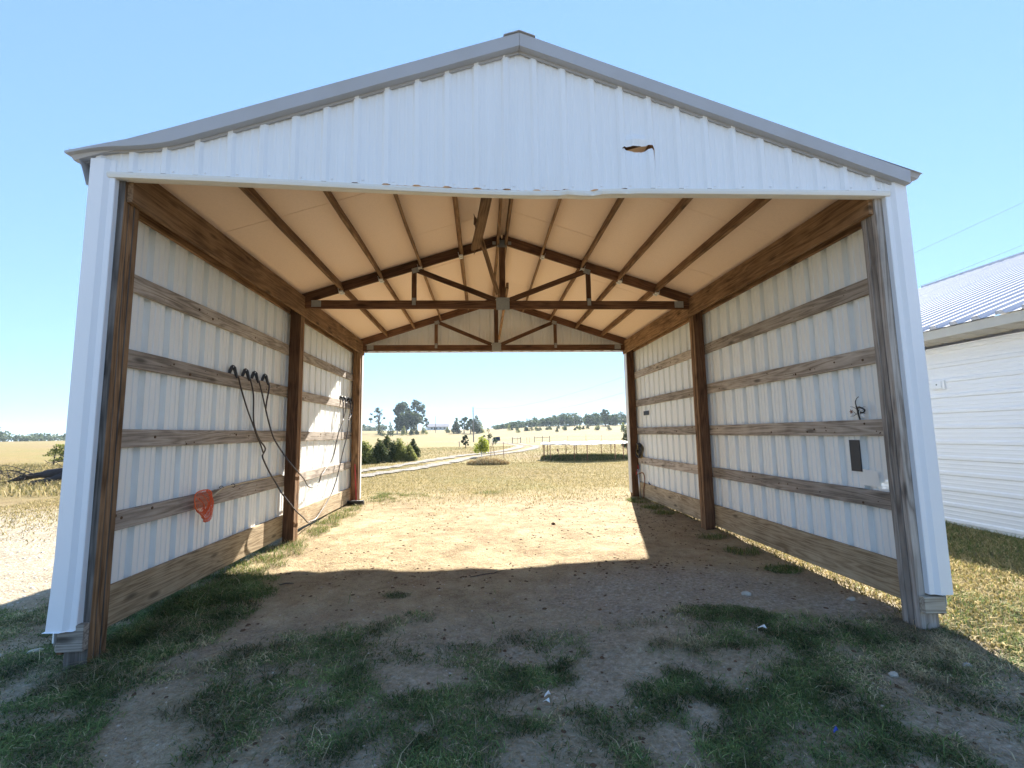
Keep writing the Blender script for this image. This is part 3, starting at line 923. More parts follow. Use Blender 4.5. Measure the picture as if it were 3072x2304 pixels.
# ================================================================== THINGS HUNG IN THE BARN
def clamp(parent, y, z, x, big=1.0, spread=.030):
    """spring clamp astride a girt: two black handles meeting over a steel spring, cable side hanging inwards"""
    mb = MB(); z += .0
    mb.tube([(x - .02, y - spread, z - .012), (x - .012, y - spread * .8, z + .03 * big), (x, y - spread * .35, z + .075 * big), (x + .004, y - spread * .1, z + .090 * big)], [.012, .018, .018, .008], 6)
    mb.tube([(x + .004, y - spread * .1, z + .088 * big), (x + .012, y + spread * .3, z + .065 * big), (x + .022, y + spread * .8, z + .01), (x + .032, y + spread * 1.3, z - .045)], [.009, .019, .017, .0105], 6)
    o = mb.build('clamp', 'black', parent)
    m2 = MB(); m2.tube([(x - .014, y - .012, z + .072 * big), (x + .018, y - .012, z + .072 * big)], .009, 8)
    m2.build('spring', 'steel', o)
    m3 = MB(); m3.box((x - .03, y - spread - .012, z - .035), (x - .012, y - spread + .016, z - .004)); m3.build('jaw', 'steel', o)
    return o
def cables(label, left, right, runs):
    t = thing('jumper_cable', label, 'jumper cable', (-2.94, 3.3, 1.2), 'jumper cables hung on the left wall')
    t.location = (0, 0, 0)
    for y in left: clamp(t, y, 2.074, -2.945, 1.05)
    for y in right: clamp(t, y, 2.070, -2.945, .95, .028)
    for r in runs:
        mb = MB(); mb.tube(smooth_path(r, 5), .0092, 6); mb.build('cable', 'cable', t, smooth=True)
XC = -2.905
cables('dark jumper cable looping lowest, nearly to the skirt board, across the left middle post', (1.86, 2.13), (6.20, 6.38),
       [[(XC, 1.91, 2.045), (XC, 1.99, 1.899), (XC, 2.146, 1.678), (XC, 2.276, 1.524), (XC, 2.382, 1.391), (XC, 2.474, 1.295), (XC, 2.571, 1.168)],
        [(XC, 2.17, 2.05), (XC, 2.258, 1.871), (XC, 2.281, 1.618), (XC, 2.318, 1.498), (XC, 2.441, 1.35), (XC, 2.608, 1.236), (XC, 2.571, 1.168)],
        [(XC, 2.571, 1.168), (-2.873, 2.49, 1.116), (-2.873, 2.684, 0.924), (-2.855, 2.836, 0.775), (-2.82, 2.90, 0.66), (-2.76, 2.977, 0.532), (-2.755, 3.245, 0.357), (-2.76, 3.531, 0.215), (-2.84, 3.92, 0.075), (-2.883, 4.109, 0.055), (-2.883, 4.348, 0.046), (-2.883, 4.621, 0.133), (-2.883, 4.886, 0.241), (-2.883, 5.197, 0.414), (-2.883, 5.462, 0.691), (-2.883, 5.705, 1.055), (-2.883, 5.969, 1.4), (-2.883, 6.05, 1.70)],
        [(-2.883, 6.05, 1.70), (-2.89, 6.16, 1.86), (-2.905, 6.22, 2.04)],
        [(-2.883, 6.05, 1.70), (-2.885, 6.27, 1.84), (-2.905, 6.40, 2.04)]])
cables('dark jumper cable with the shallower loop hanging higher across the left middle post', (2.34, 2.60), (5.72, 5.92),
       [[(XC, 2.376, 2.05), (XC, 2.477, 1.889), (XC, 2.58, 1.714)],
        [(XC, 2.635, 2.05), (XC, 2.645, 1.98), (XC, 2.599, 1.828), (XC, 2.58, 1.714)],
        [(XC, 2.58, 1.714), (-2.873, 2.63, 1.517), (-2.873, 2.77, 1.346), (-2.84, 2.93, 1.18), (-2.77, 2.99, 1.046), (-2.758, 3.221, 0.907), (-2.80, 3.60, 0.76), (-2.86, 3.90, 0.635), (-2.883, 4.088, 0.581), (-2.883, 4.278, 0.577), (-2.883, 4.46, 0.607), (-2.883, 4.56, 0.712), (-2.883, 4.782, 0.805), (-2.883, 5.12, 0.979), (-2.883, 5.404, 1.4), (-2.883, 5.70, 1.70)],
        [(-2.883, 5.70, 1.70), (-2.89, 5.70, 1.86), (-2.905, 5.74, 2.04)],
        [(-2.883, 5.70, 1.70), (-2.89, 5.85, 1.86), (-2.905, 5.94, 2.04)]])

# orange net on its long handle along the lowest girt
net = thing('landing_net', 'orange mesh landing net with a tan handle lying along the lowest left girt', 'landing net', (0, 0, 0))
hc = Vector((-2.875, 1.335, .765)); hoop = []
for k in range(25):
    t = 2 * math.pi * k / 24
    hoop.append(hc + Vector((.012 * math.sin(2 * t), .125 * math.copysign(abs(math.cos(t)) ** .7, math.cos(t)), .105 * math.copysign(abs(math.sin(t)) ** .75, math.sin(t)))))
mb = MB(); mb.tube(hoop, .006, 6); mb.build('hoop', 'orange', net, smooth=True)
mb = MB()
def bag(u, v):       # u round the hoop, v to the bottom of the bag
    t = 2 * math.pi * u; r = (1 - v) ** .55
    base = hc + Vector((0, .122 * r * math.copysign(abs(math.cos(t)) ** .7, math.cos(t)), .10 * r * math.copysign(abs(math.sin(t)) ** .75, math.sin(t))))
    return base + Vector((.045 * math.sin(v * 2.6) + .012 * math.sin(9 * t + v * 7), .01 * math.sin(5 * t), -.13 * v * (1.1 - .35 * math.sin(t)) + .006 * math.sin(7 * t)))
for i in range(46):
    for sgn in (-1, 1):
        mb.tube([bag((i / 46 + sgn * .28 * j / 9) % 1, j / 9) for j in range(10)], .0015, 3, cap=False)
mb.build('netting', 'orange', net)
mb = MB(); mb.tube([(-2.885, 1.46, .775), (-2.925, 1.76, .845), (-2.955, 2.2, .848), (-2.955, 3.22, .846)], .011, 8); mb.build('handle', 'pole_tan', net, smooth=True)
for yy, r in ((1.74, .02), (1.96, .02)):
    mb = MB(); mb.tube([(-2.935 - .02 * math.cos(t), yy + .015 * t / 6, .845 + r * math.sin(t)) for t in np.linspace(0, 6.3, 12)], .0035, 5); mb.build('tie', 'black', net)

# red-handled broom against the left back post
br = thing('push_broom', 'red handled broom with black head leaning in the corner by the left back post', 'broom', (0, 0, 0))
gzb = tz(-2.75, 6.35)
mb = MB(); mb.tube([(-2.775, 6.33, gzb + .07), (-2.845, 6.42, .78)], .014, 8); mb.build('handle', 'red', br)
mb = MB()
mb.box((-2.93, 6.24, gzb + .045), (-2.62, 6.33, gzb + .085))
for i in range(34):
    for j in range(5):
        x = -2.925 + .31 * i / 33; y = 6.245 + .02 * j
        mb.tube([(x, y, gzb + .05), (x + random.uniform(-.025, .025), y + random.uniform(-.03, .01), gzb + random.uniform(-.005, .01))], [.004, .002], 3, cap=False)
mb.build('head', 'black', br)

# tangle of wire on the right wall
tg = thing('wire_tangle', 'tangle of dark wire and pale scraps on a right girt near the front post', 'wire tangle', (0, 0, 0))
mb = MB()
xx = XR - .006
mb.tube(smooth_path([(xx, .555, 1.440), (xx - .004, .565, 1.49), (xx, .575, 1.53), (xx - .004, .58, 1.565), (xx + .01, .60, 1.60), (xx + .012, .585, 1.632), (xx + .01, .56, 1.645)], 5), [.007] * 15 + [.004] * 8 + [.003] * 8, 6)
mb.tube(smooth_path([(xx, .575, 1.53), (xx - .012, .55, 1.55), (xx - .012, .52, 1.545), (xx, .50, 1.525), (xx, .51, 1.505), (xx, .545, 1.50)], 4), .007, 6)
for k in range(9):
    a = Vector((xx + random.uniform(-.01, .01), .565 + random.uniform(-.03, .03), 1.50 + random.uniform(-.04, .05)))
    b = a + Vector((random.uniform(-.01, .015), random.uniform(-.09, .09), random.uniform(-.03, .06)))
    mb.tube([a, a.lerp(b, .5) + Vector((0, 0, random.uniform(-.02, .02))), b], [.0025, .002, .0015], 4)
mb.build('wire', 'black', tg)
mb = MB()
for (y, z, r) in ((.53, 1.525, .017), (.522, 1.468, .022), (.625, 1.49, .014), (.50, 1.462, .014)):
    V = [(xx - .008 + random.uniform(-.006, .006), y + r * math.cos(t) * random.uniform(.7, 1.2), z + r * math.sin(t) * random.uniform(.6, 1.1)) for t in np.linspace(0, 5.6, 7)]
    mb.add(V + [(xx - .016, y, z)], [(i, (i + 1) % 7, 7) for i in range(7)])
mb.build('scrap', 'paper', tg)
mb = MB()
V = [(xx - .004, .64 + r * math.cos(t), 1.515 + r * math.sin(t)) for t, r in zip(np.linspace(0, 5.65, 10), [.026, .01] * 5)]
mb.add(V + [(xx - .014, .64, 1.515)], [(i, (i + 1) % 10, 10) for i in range(10)]); mb.build('star', 'rust', tg)

# hose coil hung on the right wall by the back post
co = thing('rope_coil', 'dark and straw coloured rope coil hung on the right wall beside the back post', 'rope coil', (0, 0, 0))
for k in range(7):
    mb = MB(); ry = random.uniform(.10, .145); rz = random.uniform(.11, .16)
    c = Vector((XR + .0 - .012 * k, 6.28 + random.uniform(-.02, .02), .96 + random.uniform(-.01, .015)))
    mb.tube([c + Vector((.012 * math.sin(3 * t), ry * math.cos(t), rz * math.sin(t))) for t in np.linspace(0, 2 * math.pi, 22)], .010, 6)
    mb.build('loop', 'rope' if k % 3 == 1 else 'black', co, smooth=True)
# yard hydrant
gzh = tz(3.13, 6.3)
hy = thing('yard_hydrant', 'galvanised yard hydrant with a hose beside the right back post', 'hydrant', (0, 0, 0))
mb = MB(); mb.tube([(3.135, 6.30, gzh - .05), (3.122, 6.30, .50)], .019, 10); mb.build('pipe', 'steel', hy, smooth=True)
mb = MB(); mb.tube([(3.122, 6.30, .47), (3.122, 6.30, .56)], .030, 10); mb.tube([(3.122, 6.29, .53), (3.09, 6.22, .52), (3.075, 6.20, .47)], .016, 8); mb.build('head', 'galv', hy, smooth=True)
mb = MB(); mb.tube([(3.122, 6.30, .56), (3.118, 6.31, .65)], .008, 6); mb.tube([(3.13, 6.30, .56), (3.06, 6.25, .50), (3.05, 6.24, .46)], .011, 6); mb.build('lever', 'red', hy)
mb = MB(); mb.tube(smooth_path([(3.085, 6.21, .47), (3.16, 6.17, .50), (3.19, 6.15, .42), (3.19, 6.16, .28), (3.17, 6.18, .15), (3.165, 6.2, gzh + .01), (3.0, 6.1, gzh + .015)], 5), .011, 6); mb.build('hose', 'rust', hy, smooth=True)
mb = MB(); mb.add([(3.186, 5.90, .286), (3.165, 5.86, .30), (3.17, 5.78, .287), (3.19, 5.80, .30), (3.19, 5.95, .345)], [(0, 1, 4), (1, 2, 3), (1, 3, 4)])
tag(mb.build('rag_scrap', 'panel_blue'), 'small dark scrap lying on the right skirt board near the hydrant', 'scrap')

# ================================================================== WHITE BUILDING TO THE RIGHT
wb = thing('metal_building', 'white building with horizontal metal siding and a ribbed white roof beside the barn', 'building')
BX, BY0, BY1 = 6.72, -5., 11.
gzw = -.11
for k in range(3):
    z0 = gzw + .03 + .915 * k; z1 = min(z0 + .915, 2.56)
    pts = rib_points(z0 - (.03 if k else 0), z1, gzw + .1, mh=.013)
    oxx = BX - (.0015 if k % 2 else 0)
    for (a, b) in ((BY0, 1.2), (1.19, 6.1), (6.09, BY1)):
        pl = lambda s, h, t, oxx=oxx: (oxx - h, t, s)
        sheet('siding_panel', pts, lambda q: a, lambda q: b, pl, 'trim_white', wb)
mb = MB(); mb.box((BX + .02, BY0, -.4), (BX + 17.8, BY1, 2.55)); mb.build('wall_core', 'trim_white', wb)
V = [(BX + .02, 0, 2.55), (BX + 17.8, 0, 2.55), (BX + 8.9, 0, 5.9)]
for y in (BY0 + .02, BY1 - .02):
    mb = MB(); mb.add([(a, y, c) for a, b, c in V], [(0, 1, 2)]); mb.build('end_gable', 'trim_white', wb)
mb = MB(); mb.box((BX - .45, BY0 - .2, 2.612), (BX - .435, BY1 + .2, 2.735)); mb.box((BX - .453, BY0 - .2, 2.70), (BX - .4505, BY1 + .2, 2.737)); mb.build('fascia', 'soffit', wb)
# soffit sheets with broad flutes running out to the fascia
y = BY0
while y < BY1:
    V = []; F = []
    for i, (dy, h) in enumerate(((0, 0), (.07, 0), (.085, .012), (.145, .012), (.16, 0), (.30, 0))):
        V += [(BX - .434, y + dy, 2.622 + h), (BX - .001, y + dy, 2.595 + h)]
    for i in range(5): F.append((2 * i, 2 * i + 1, 2 * i + 3, 2 * i + 2))
    link_mesh('soffit_panel', V, F, 'soffit', wb); y += .30
sl2 = .38; a2 = math.atan(sl2); c2, s2_ = math.cos(a2), math.sin(a2)
y = BY0 - .2; n = 0
while y < BY1 + .2:
    pts = rib_points(y - (.06 if n else 0), y + 1.12, BY0 - .2, .28, .056, .034, .050, minor=False)
    base = 2.745 + (.0015 if n % 2 else 0)
    pl = lambda s, h, t, base=base: (BX - .475 + t * c2 - h * s2_, s, base + t * s2_ + h * c2)
    sheet('roof_panel', pts, lambda q: 0., lambda q: 9.9, pl, 'roof_metal', wb, nseg=2)
    y += 1.12; n += 1
yy_ = BY0 - .2
while yy_ < BY1 + .2:           # foam closures in the rib ends
    mb = MB(); e = (BX - .473, 2.746)
    mb.add([(e[0], yy_ - .054, e[1]), (e[0] - .049 * s2_, yy_ - .034, e[1] + .049 * c2), (e[0] - .049 * s2_, yy_ + .034, e[1] + .049 * c2), (e[0], yy_ + .054, e[1])], [(0, 1, 2, 3)])
    mb.build('rib_closure', 'roof_metal', wb); yy_ += .28
mb = MB(); V = []
xr0 = BX - .475 + 9.9 * c2; zr0 = 2.745 + 9.9 * s2_
mb.box((xr0 - .2, BY0 - .25, zr0 - .05), (xr0 + .05, BY1 + .25, zr0 + .045)); mb.build('ridge_cap', 'roof_metal', wb)
mb = MB(); mb.add([(xr0, BY0 - .2, zr0), (xr0, BY1 + .2, zr0), (BX + 18.2, BY1 + .2, 2.7), (BX + 18.2, BY0 - .2, 2.7)], [(0, 1, 2, 3)]); mb.build('roof_back', 'roof_metal', wb)
bxm = MB(); bxm.box((BX - .035, 2.985, 1.925), (BX, 3.175, 2.055))
f = bxm.build('outlet_box', 'trim_white', wb)
mb = MB(); mb.box((BX - .05, 3.015, 1.938), (BX - .034, 3.165, 2.042)); mb.build('cover', 'trim_white', f)
mb = MB(); mb.tube([(BX - .0515, 3.085, 1.995), (BX - .045, 3.085, 1.995)], .011, 8); mb.build('socket', 'black', f)

# ================================================================== YARD AND FIELD
def empty_ground(x, y): return (x, y, tz(x, y))
# trampoline standing in its own long grass
TX, TY, TR = 5.55, 22.1, 2.45
tg0 = tz(TX, TY)
tr = thing('trampoline', 'round trampoline with sagging mat painted in sun glare, and many thin legs standing in long grass', 'trampoline', (0, 0, 0))
ztop = tg0 + .86
mb = MB(); mb.tube([(TX + TR * math.cos(t), TY + TR * math.sin(t), ztop) for t in np.linspace(0, 2 * math.pi, 49)], .026, 6); mb.build('rim', 'steel', tr, smooth=True)
V = []; F = []
for i, rr in enumerate((0, .8, 1.6, 2.12)):
    for k in range(40):
        t = 2 * math.pi * k / 40
        V.append((TX + rr * math.cos(t), TY + rr * math.sin(t), ztop + .02 - .05 * (1 - (rr / 2.12) ** 2)))
for i in range(3):
    for k in range(40): F.append((i * 40 + k, i * 40 + (k + 1) % 40, (i + 1) * 40 + (k + 1) % 40, (i + 1) * 40 + k))
link_mesh('mat', V, F, 'white_and_glare', tr, smooth=True)  # dark mat coloured white to stand for sun glare
V = []; F = []
for k in range(60):
    t = 2 * math.pi * k / 60
    w = .02 * math.sin(7 * t) + .02 * math.sin(17 * t + 1)
    V += [(TX + 2.10 * math.cos(t), TY + 2.10 * math.sin(t), ztop + .035 + w * .5), (TX + 2.38 * math.cos(t), TY + 2.38 * math.sin(t), ztop + .05 + w), (TX + 2.50 * math.cos(t), TY + 2.50 * math.sin(t), ztop - .005 + w)]
for k in range(60):
    k2 = (k + 1) % 60
    for j in range(2): F.append((3 * k + j, 3 * k2 + j, 3 * k2 + j + 1, 3 * k + j + 1))
link_mesh('edge_pad', V, F, ['white_and_glare', 'black'], tr, fmat=[1 if (i // 2) in (20, 21, 22, 23, 24, 25, 26, 38, 39, 46, 47, 48, 49, 50, 51) and i % 2 == 1 else 0 for i in range(len(F))])  # white pad faces carry painted sun glare
for k in range(14):
    t = 2 * math.pi * (k + .3) / 14 + (.09 if k % 2 else -.09)
    px, py = TX + TR * math.cos(t), TY + TR * math.sin(t)
    mb = MB(); mb.tube([(px, py, tz(px, py) - .03), (px, py, ztop - .02)], .022, 6); mb.tube([(px, py, ztop - .2), (px, py, ztop - .02)], .028, 6); mb.build('leg', 'rust', tr)
mb = MB(); mb.tube([(3.9, 20.6, tz(3.9, 20.6)), (3.72, 20.4, tg0 + .55)], .012, 5); mb.tube([(3.72, 20.4, tg0 + .5), (3.70, 20.38, tg0 + .62)], .05, 6); mb.build('ladder_rail', 'rust', tr)

# posts, stakes, fence
def stake(label, p, h, tilt=0, r=.018, group=None, mat='rust', name='stake'):
    mb = MB(); x, y = p; z = tz(x, y)
    mb.tube([(0, 0, -.2), (tilt * .5, 0, h * .5), (tilt, 0, h)], r, 6)
    return tag(mb.build(name, mat, None, (x, y, z)), label, 'stake', group)
stake('thin straight steel stake standing alone right of the dry weed clump', (1.05, 24.2), .95)
stake('upright rusty stake behind the dry weed clump, left of the leaning one', (.30, 26.1), .72, .03)
stake('rusty stake leaning to the left behind the dry weed clump', (.62, 27.3), .85, -.20)
stake('short grey post just left of the small dark bush', (-2.98, 50.9), .62, 0, .05, None, 'pole_wood')
def hbrace(label, pts, h):
    t = thing('fence_brace', label, 'fence', (0, 0, 0), 'wooden braces of the field fence')
    for x, y in pts:
        mb = MB(); z = tz(x, y); mb.tube([(x, y, z - .2), (x + .02, y, z + h)], [.075, .065], 8); mb.build('fence_post', 'pole_wood', t)
    for (a, b) in zip(pts, pts[1:]):
        mb = MB(); mb.tube([(a[0], a[1], tz(*a) + h * .75), (b[0], b[1], tz(*b) + h * .78)], .05, 6); mb.build('fence_rail', 'pole_wood', t)
hbrace('two dark fence posts joined by one rail, left of the driveway bend gap', [(4.62, 71.45), (6.24, 74.46)], 1.05)
hbrace('three railed dark fence posts in a row behind the left end of the trampoline', [(10.09, 87.68), (11.41, 85.44), (12.56, 83.43)], 1.25)
tp = [(5.8 + 2.2 * 0, 76), (7.9, 80.5), (8.7, 84), (16.2, 84), (19.3, 82), (22.0, 81)]
for x, y in tp:
    mb = MB(); z = tz(x, y); mb.tube([(0, 0, -.2), (0, 0, 1.1)], .028, 5)
    tag(mb.build('fence_stake', 'rust', None, (x, y, z)), 'thin steel fence stake in the line of wire along the field', 'fence stake', 'thin stakes of the field fence')
# fence wires
for hh, w_ in ((.35, 'lower'), (.95, 'upper')):
    mb = MB(); P = [(1.9, 66.2), (4.62, 71.45), (6.24, 74.46), (7.9, 80.5), (10.09, 87.6), (12.56, 83.4), (16.2, 84), (22, 81), (34, 78)]
    mb.tube([(x, y, tz(x, y) + hh) for x, y in P], .012, 4)
    tag(mb.build('fence_wire', 'wire'), f'{w_} strand of the wire fence crossing the field', 'fence wire')
# solar panel by the gate
z = tz(1.73, 66.2)
sp_ = thing('solar_panel', 'dark blue panel tilted on a short post beside the driveway', 'solar panel', (1.9, 66.2, z))
mb = MB(); mb.tube([(-.55, 0, -.3), (-.53, 0, 1.0)], .07, 6); mb.build('post', 'pole_wood', sp_)
mb = MB(); mb.box((-.5, -.02, -.34), (.5, .02, .34)); o = mb.build('panel', 'panel_blue', sp_, (.02, -.1, .86)); o.rotation_euler = (-.5, -.08, 0)
mb = MB(); mb.box((-.70, -.15, .62), (-.42, .1, .82)); mb.build('control_box', 'white_and_glare', sp_)
gt = thing('field_gate', 'low metal gate standing beside the dark blue panel', 'gate', (0, 0, 0))
for hh in (.2, .5, .8):
    mb = MB(); mb.tube([(-.7, 62.5, tz(-.7, 62.5) + hh), (1.3, 66.0, tz(1.3, 66) + hh)], .022, 5); mb.build('rail', 'galv', gt)
for t in (0, .5, 1):
    x, y = -.7 + 2 * t, 62.5 + 3.5 * t; mb = MB(); mb.tube([(x, y, tz(x, y)), (x, y, tz(x, y) + .85)], .03, 5); mb.build('upright', 'galv', gt)

# utility poles and their wires
def upole(label, x, y, h, r=.15):
    t = thing('utility_pole', label, 'utility pole', (x, y, tz(x, y)), 'utility poles in the field')
    mb = MB(); mb.tube([(0, 0, -.5), (-.05, 0, h * .5), (-.10, 0, h)], [r, r * .85, r * .65], 8); mb.build('pole', 'pole_wood', t)
    mb = MB(); mb.box((-.24, -.06, h * .86), (-.18, .06, h * .88)); mb.tube([(-.22, 0, h * .88), (-.22, 0, h * .9)], .04, 6); mb.build('insulator', 'galv', t)
    return t
upole('tallest grey utility pole standing alone by the tree group', -2.58, 113.8, 9.0, .16)
upole('small far utility pole in front of the long white house', -24.4, 231.7, 8.6)
upole('pale utility pole among the trees on the right hillside', 47.7, 232.0, 6.4)
for lab, a, b_, c_ in (('lower', 6.5, -10.1, 15.6), ('upper', 8.0, -9.3, 15.5)):
    mb = MB(); pts = []
    for i in range(41):
        t = i / 40
        pts.append((-2.65 + 32.6 * t, 113.8 - 103.8 * t, a + b_ * t + c_ * t * t))
    mb.tube(pts, [.016 - .010 * i / 40 for i in range(41)], 5)
    tag(mb.build('overhead_wire', 'wire'), f'{lab} of the thin overhead wires crossing the sky on the right', 'wire')

# ---- far house
hs = thing('farm_house', 'long low white house with a grey roof on the hilltop beyond the oaks', 'house', (-35.8, 306, tz(-35, 306) - .1), None, 0)
mb = MB(); mb.box((-2, 0, -1), (11.8, 8, 2.45)); mb.build('wall', 'house_white', hs)
mb = MB(); mb.add([(-2.6, -.9, 2.35), (12.6, -.9, 2.35), (12.6, 4, 4.5), (-2.6, 4, 4.5), (-2.6, 8.9, 2.35), (12.6, 8.9, 2.35), (-2.6, -.9, 2.2), (12.6, -.9, 2.2)], [(0, 1, 2, 3), (3, 2, 5, 4), (0, 3, 4), (1, 5, 2), (6, 7, 1, 0)])
mb.build('roof', 'house_roof', hs)
for wx in (1.2, 4.3, 7.0, 9.8):
    mb = MB(); mb.box((wx - .65, -.06, .7), (wx + .65, .02, 1.95)); w_ = mb.build('window', 'house_white', hs)
    for q in (-.32, .32):
        m2 = MB(); m2.box((wx + q - .27, -.09, .76), (wx + q + .27, -.05, 1.9)); m2.build('pane', 'glass_dark', w_)
mb = MB(); mb.box((2.5, -.06, 0), (3.4, .02, 2.0)); mb.build('door', 'glass_dark', hs)
sh = thing('farm_shed', 'small open shed with a pale roof under the big oak', 'shed', (-41.6, 226, tz(-41.6, 226)))
mb = MB(); mb.box((-1.4, 0, 0), (-1.2, 2, 1.9)); mb.box((.9, 0, 0), (1.5, 2, 2.0)); mb.build('wall', 'house_white', sh)
mb = MB(); mb.add([(-1.7, -.3, 2.1), (1.8, -.3, 2.0), (1.8, 2.4, 2.7), (-1.7, 2.4, 2.8), (-1.7, -.3, 2.0), (1.8, -.3, 1.9), (1.8, 2.4, 2.6), (-1.7, 2.4, 2.7)], [(0, 1, 2, 3), (7, 6, 5, 4), (0, 4, 5, 1), (1, 5, 6, 2), (2, 6, 7, 3), (3, 7, 4, 0)]); mb.build('roof', 'white_metal', sh)

# ================================================================== TREES
def leaf_cloud(blobs, n, size, squash=.7):
    """many small leaf clump faces spread through a set of ellipsoid blobs (x, y, z, r, rz)"""
    vol = np.array([b[3] ** 2 * b[4] for b in blobs]); vol = vol / vol.sum()
    bi = RNG.choice(len(blobs), n, p=vol)
    B = np.array(blobs)[bi]
    d = RNG.normal(size=(n, 3)); d /= np.linalg.norm(d, axis=1)[:, None]
    r = RNG.random(n) ** .45
    c = B[:, :3] + d * (r[:, None]) * np.stack([B[:, 3], B[:, 3], B[:, 4]], 1)
    a = RNG.normal(size=(n, 3)); a /= np.linalg.norm(a, axis=1)[:, None]
    b = np.cross(a, RNG.normal(size=(n, 3))); b /= np.linalg.norm(b, axis=1)[:, None]
    s = size * (.55 + .9 * RNG.random(n))[:, None]
    V = np.stack([c - a * s - b * s * .35, c + a * s * .2 - b * s * .6, c + a * s + b * s * .3, c - a * s * .15 + b * s * .6], 1).reshape(-1, 3)
    return V
def quadmesh(name, V, mat, parent=None, loc=None):
    n = len(V) // 4
    me = bpy.data.meshes.new(name)
    me.vertices.add(len(V)); me.vertices.foreach_set('co', V.ravel().astype(np.float32))
    me.loops.add(n * 4); me.loops.foreach_set('vertex_index', np.arange(n * 4, dtype=np.int32))
    me.polygons.add(n); me.polygons.foreach_set('loop_start', (np.arange(n) * 4).astype(np.int32))
    me.update(calc_edges=True); me.materials.append(M_[mat])
    o = bpy.data.objects.new(name, me); COL.objects.link(o)
    if loc is not None: o.location = loc
    if parent is not None: o.parent = parent
    return o
def broad_tree(label, x, y, h, w, mat='oak', n=1500, leaf=.42, low=.22, nb=26, group=None, name='oak_tree', sparse=False, side=0):
    t = thing(name, label, 'tree', (x, y, tz(x, y)), group)
    mb = MB(); rt = h * .028
    mb.tube([(0, 0, -.3), (random.uniform(-.1, .1), 0, h * .25), (random.uniform(-.03, .03) * h, 0, h * .55), (random.uniform(-.05, .05) * h, 0, h * .86)], [rt * 1.3, rt, rt * .6, rt * .15], 7)
    blobs = []
    for k in range(nb):
        a = 2 * math.pi * (k * .618 + random.uniform(-.05, .05)); f = (k + .5) / nb
        zz = h * (low + (1 - low) * (.12 + .80 * f))
        prof = math.sin(math.pi * min(1, .18 + .78 * f)) ** .7
        rr = w * .5 * prof * random.uniform(.35, .8)
        bx, by = rr * math.cos(a) + side * (1 - f) * w * .3, rr * math.sin(a)
        br_ = w * random.uniform(.08, .17) * (1 if not sparse else .6)
        blobs.append((bx, by, zz, br_, br_ * .8))
        b0 = Vector((0, 0, zz * .62)); m = b0.lerp(Vector((bx, by, zz)), .55) + Vector((random.uniform(-.3, .3), random.uniform(-.3, .3), .04 * h))
        mb.tube([b0, m, (bx, by, zz), (bx * 1.12, by * 1.12, zz + br_ * .5)], [rt * .45, rt * .28, rt * .13, rt * .04], 5)
    mb.build('trunk', 'bark', t)
    quadmesh('crown', leaf_cloud(blobs, n, leaf), mat, t)
    return t
def cedar(label, x, y, h, w, mat='cedar', n=420, leaf=.2, group=None, name='cedar_tree', skirt=.04):
    t = thing(name, label, 'tree', (x, y, tz(x, y)), group)
    mb = MB(); mb.tube([(0, 0, -.15), (0, 0, h * .9)], [h * .022 + .01, .006], 5); mb.build('trunk', 'bark', t)
    blobs = []; nb = 13
    for k in range(nb):
        f = (k + .5) / nb; a = k * 2.4 + random.uniform(-.3, .3)
        rr = w * .5 * (1 - f) ** .65 * random.uniform(.3, .75)
        br_ = max(.08 * w, w * (.27 - .17 * f) * random.uniform(.8, 1.2))
        blobs.append((rr * math.cos(a), rr * math.sin(a), h * (skirt + .06 + .86 * f), br_, br_ * 1.0))
    V = leaf_cloud(blobs, n, leaf)
    V[:, 2] = np.maximum(V[:, 2], .02)
    quadmesh('crown', V, mat, t)
    return t

broad_tree('gaunt half bare tree with sparse foliage left of the big oak', -51.9, 226.7, 13.2, 10.5, 'oak', 560, .34, .30, 15, None, 'bare_tree', True, -.5)
broad_tree('biggest oak in the hilltop clump, its crown left of the gap', -41.3, 231.7, 16.6, 12.5, 'oak', 2000, .5, .2, 20)
broad_tree('tall open crowned oak on the right side of the hilltop clump', -34.8, 236.7, 17.4, 12.5, 'oak', 1500, .46, .25, 18)
broad_tree('low dark oak filling the middle of the hilltop clump', -37.4, 222.0, 10.5, 15.5, 'oak', 2300, .52, .12, 18)
broad_tree('small ragged tree at the right edge of the oak clump', -29.4, 233., 8.0, 5.0, 'oak', 420, .35, .3, 10)
for lab, x, y, h, w, m in (('dark cedar at the foot of the half bare tree', -43.5, 191.7, 5.3, 3.4, 'cedar'), ('broad dark cedar between the half bare tree and the big oak', -38.2, 186.7, 6.0, 4.2, 'cedar'),
        ('olive shrub in front of the small shed under the oak', -34.4, 196.7, 4.0, 3.0, 'cedar_olive'), ('round dark shrub right of the small shed', -31.2, 196.7, 3.1, 2.7, 'cedar'),
        ('olive tree in front of the left end of the white house', -27.3, 206.7, 4.4, 3.4, 'cedar_olive'), ('lowest shrub in the row below the big oak', -29.6, 201.7, 2.4, 2.2, 'cedar'), ('grey green shrub at the right end of the white house', -18.0, 226.7, 3.2, 3.0, 'cedar_olive')):
    cedar(lab, x, y, h, w, m, 420, .24)
cedar('left dark cedar of the tree group behind the tallest utility pole', -12.6, 211.7, 7.6, 6.2, 'cedar', 900, .36)
broad_tree('round broadleaf tree in the middle of the group behind the tallest utility pole', -9.2, 216.7, 7.7, 6.0, 'woods', 900, .36, .15, 14, None, 'round_tree')
cedar('tallest cedar right of the tallest utility pole', -3.2, 207.5, 8.6, 6.0, 'cedar', 900, .36)
broad_tree('low broadleaf tree between the two dark cedars by the tallest pole', -6.0, 209.0, 7.0, 5.4, 'cedar', 700, .36, .1, 12, None, 'round_tree')
cedar('slim cedar at the right edge of the group behind the tallest pole', -1.3, 210.7, 6.4, 3.6, 'cedar_olive', 420, .3)
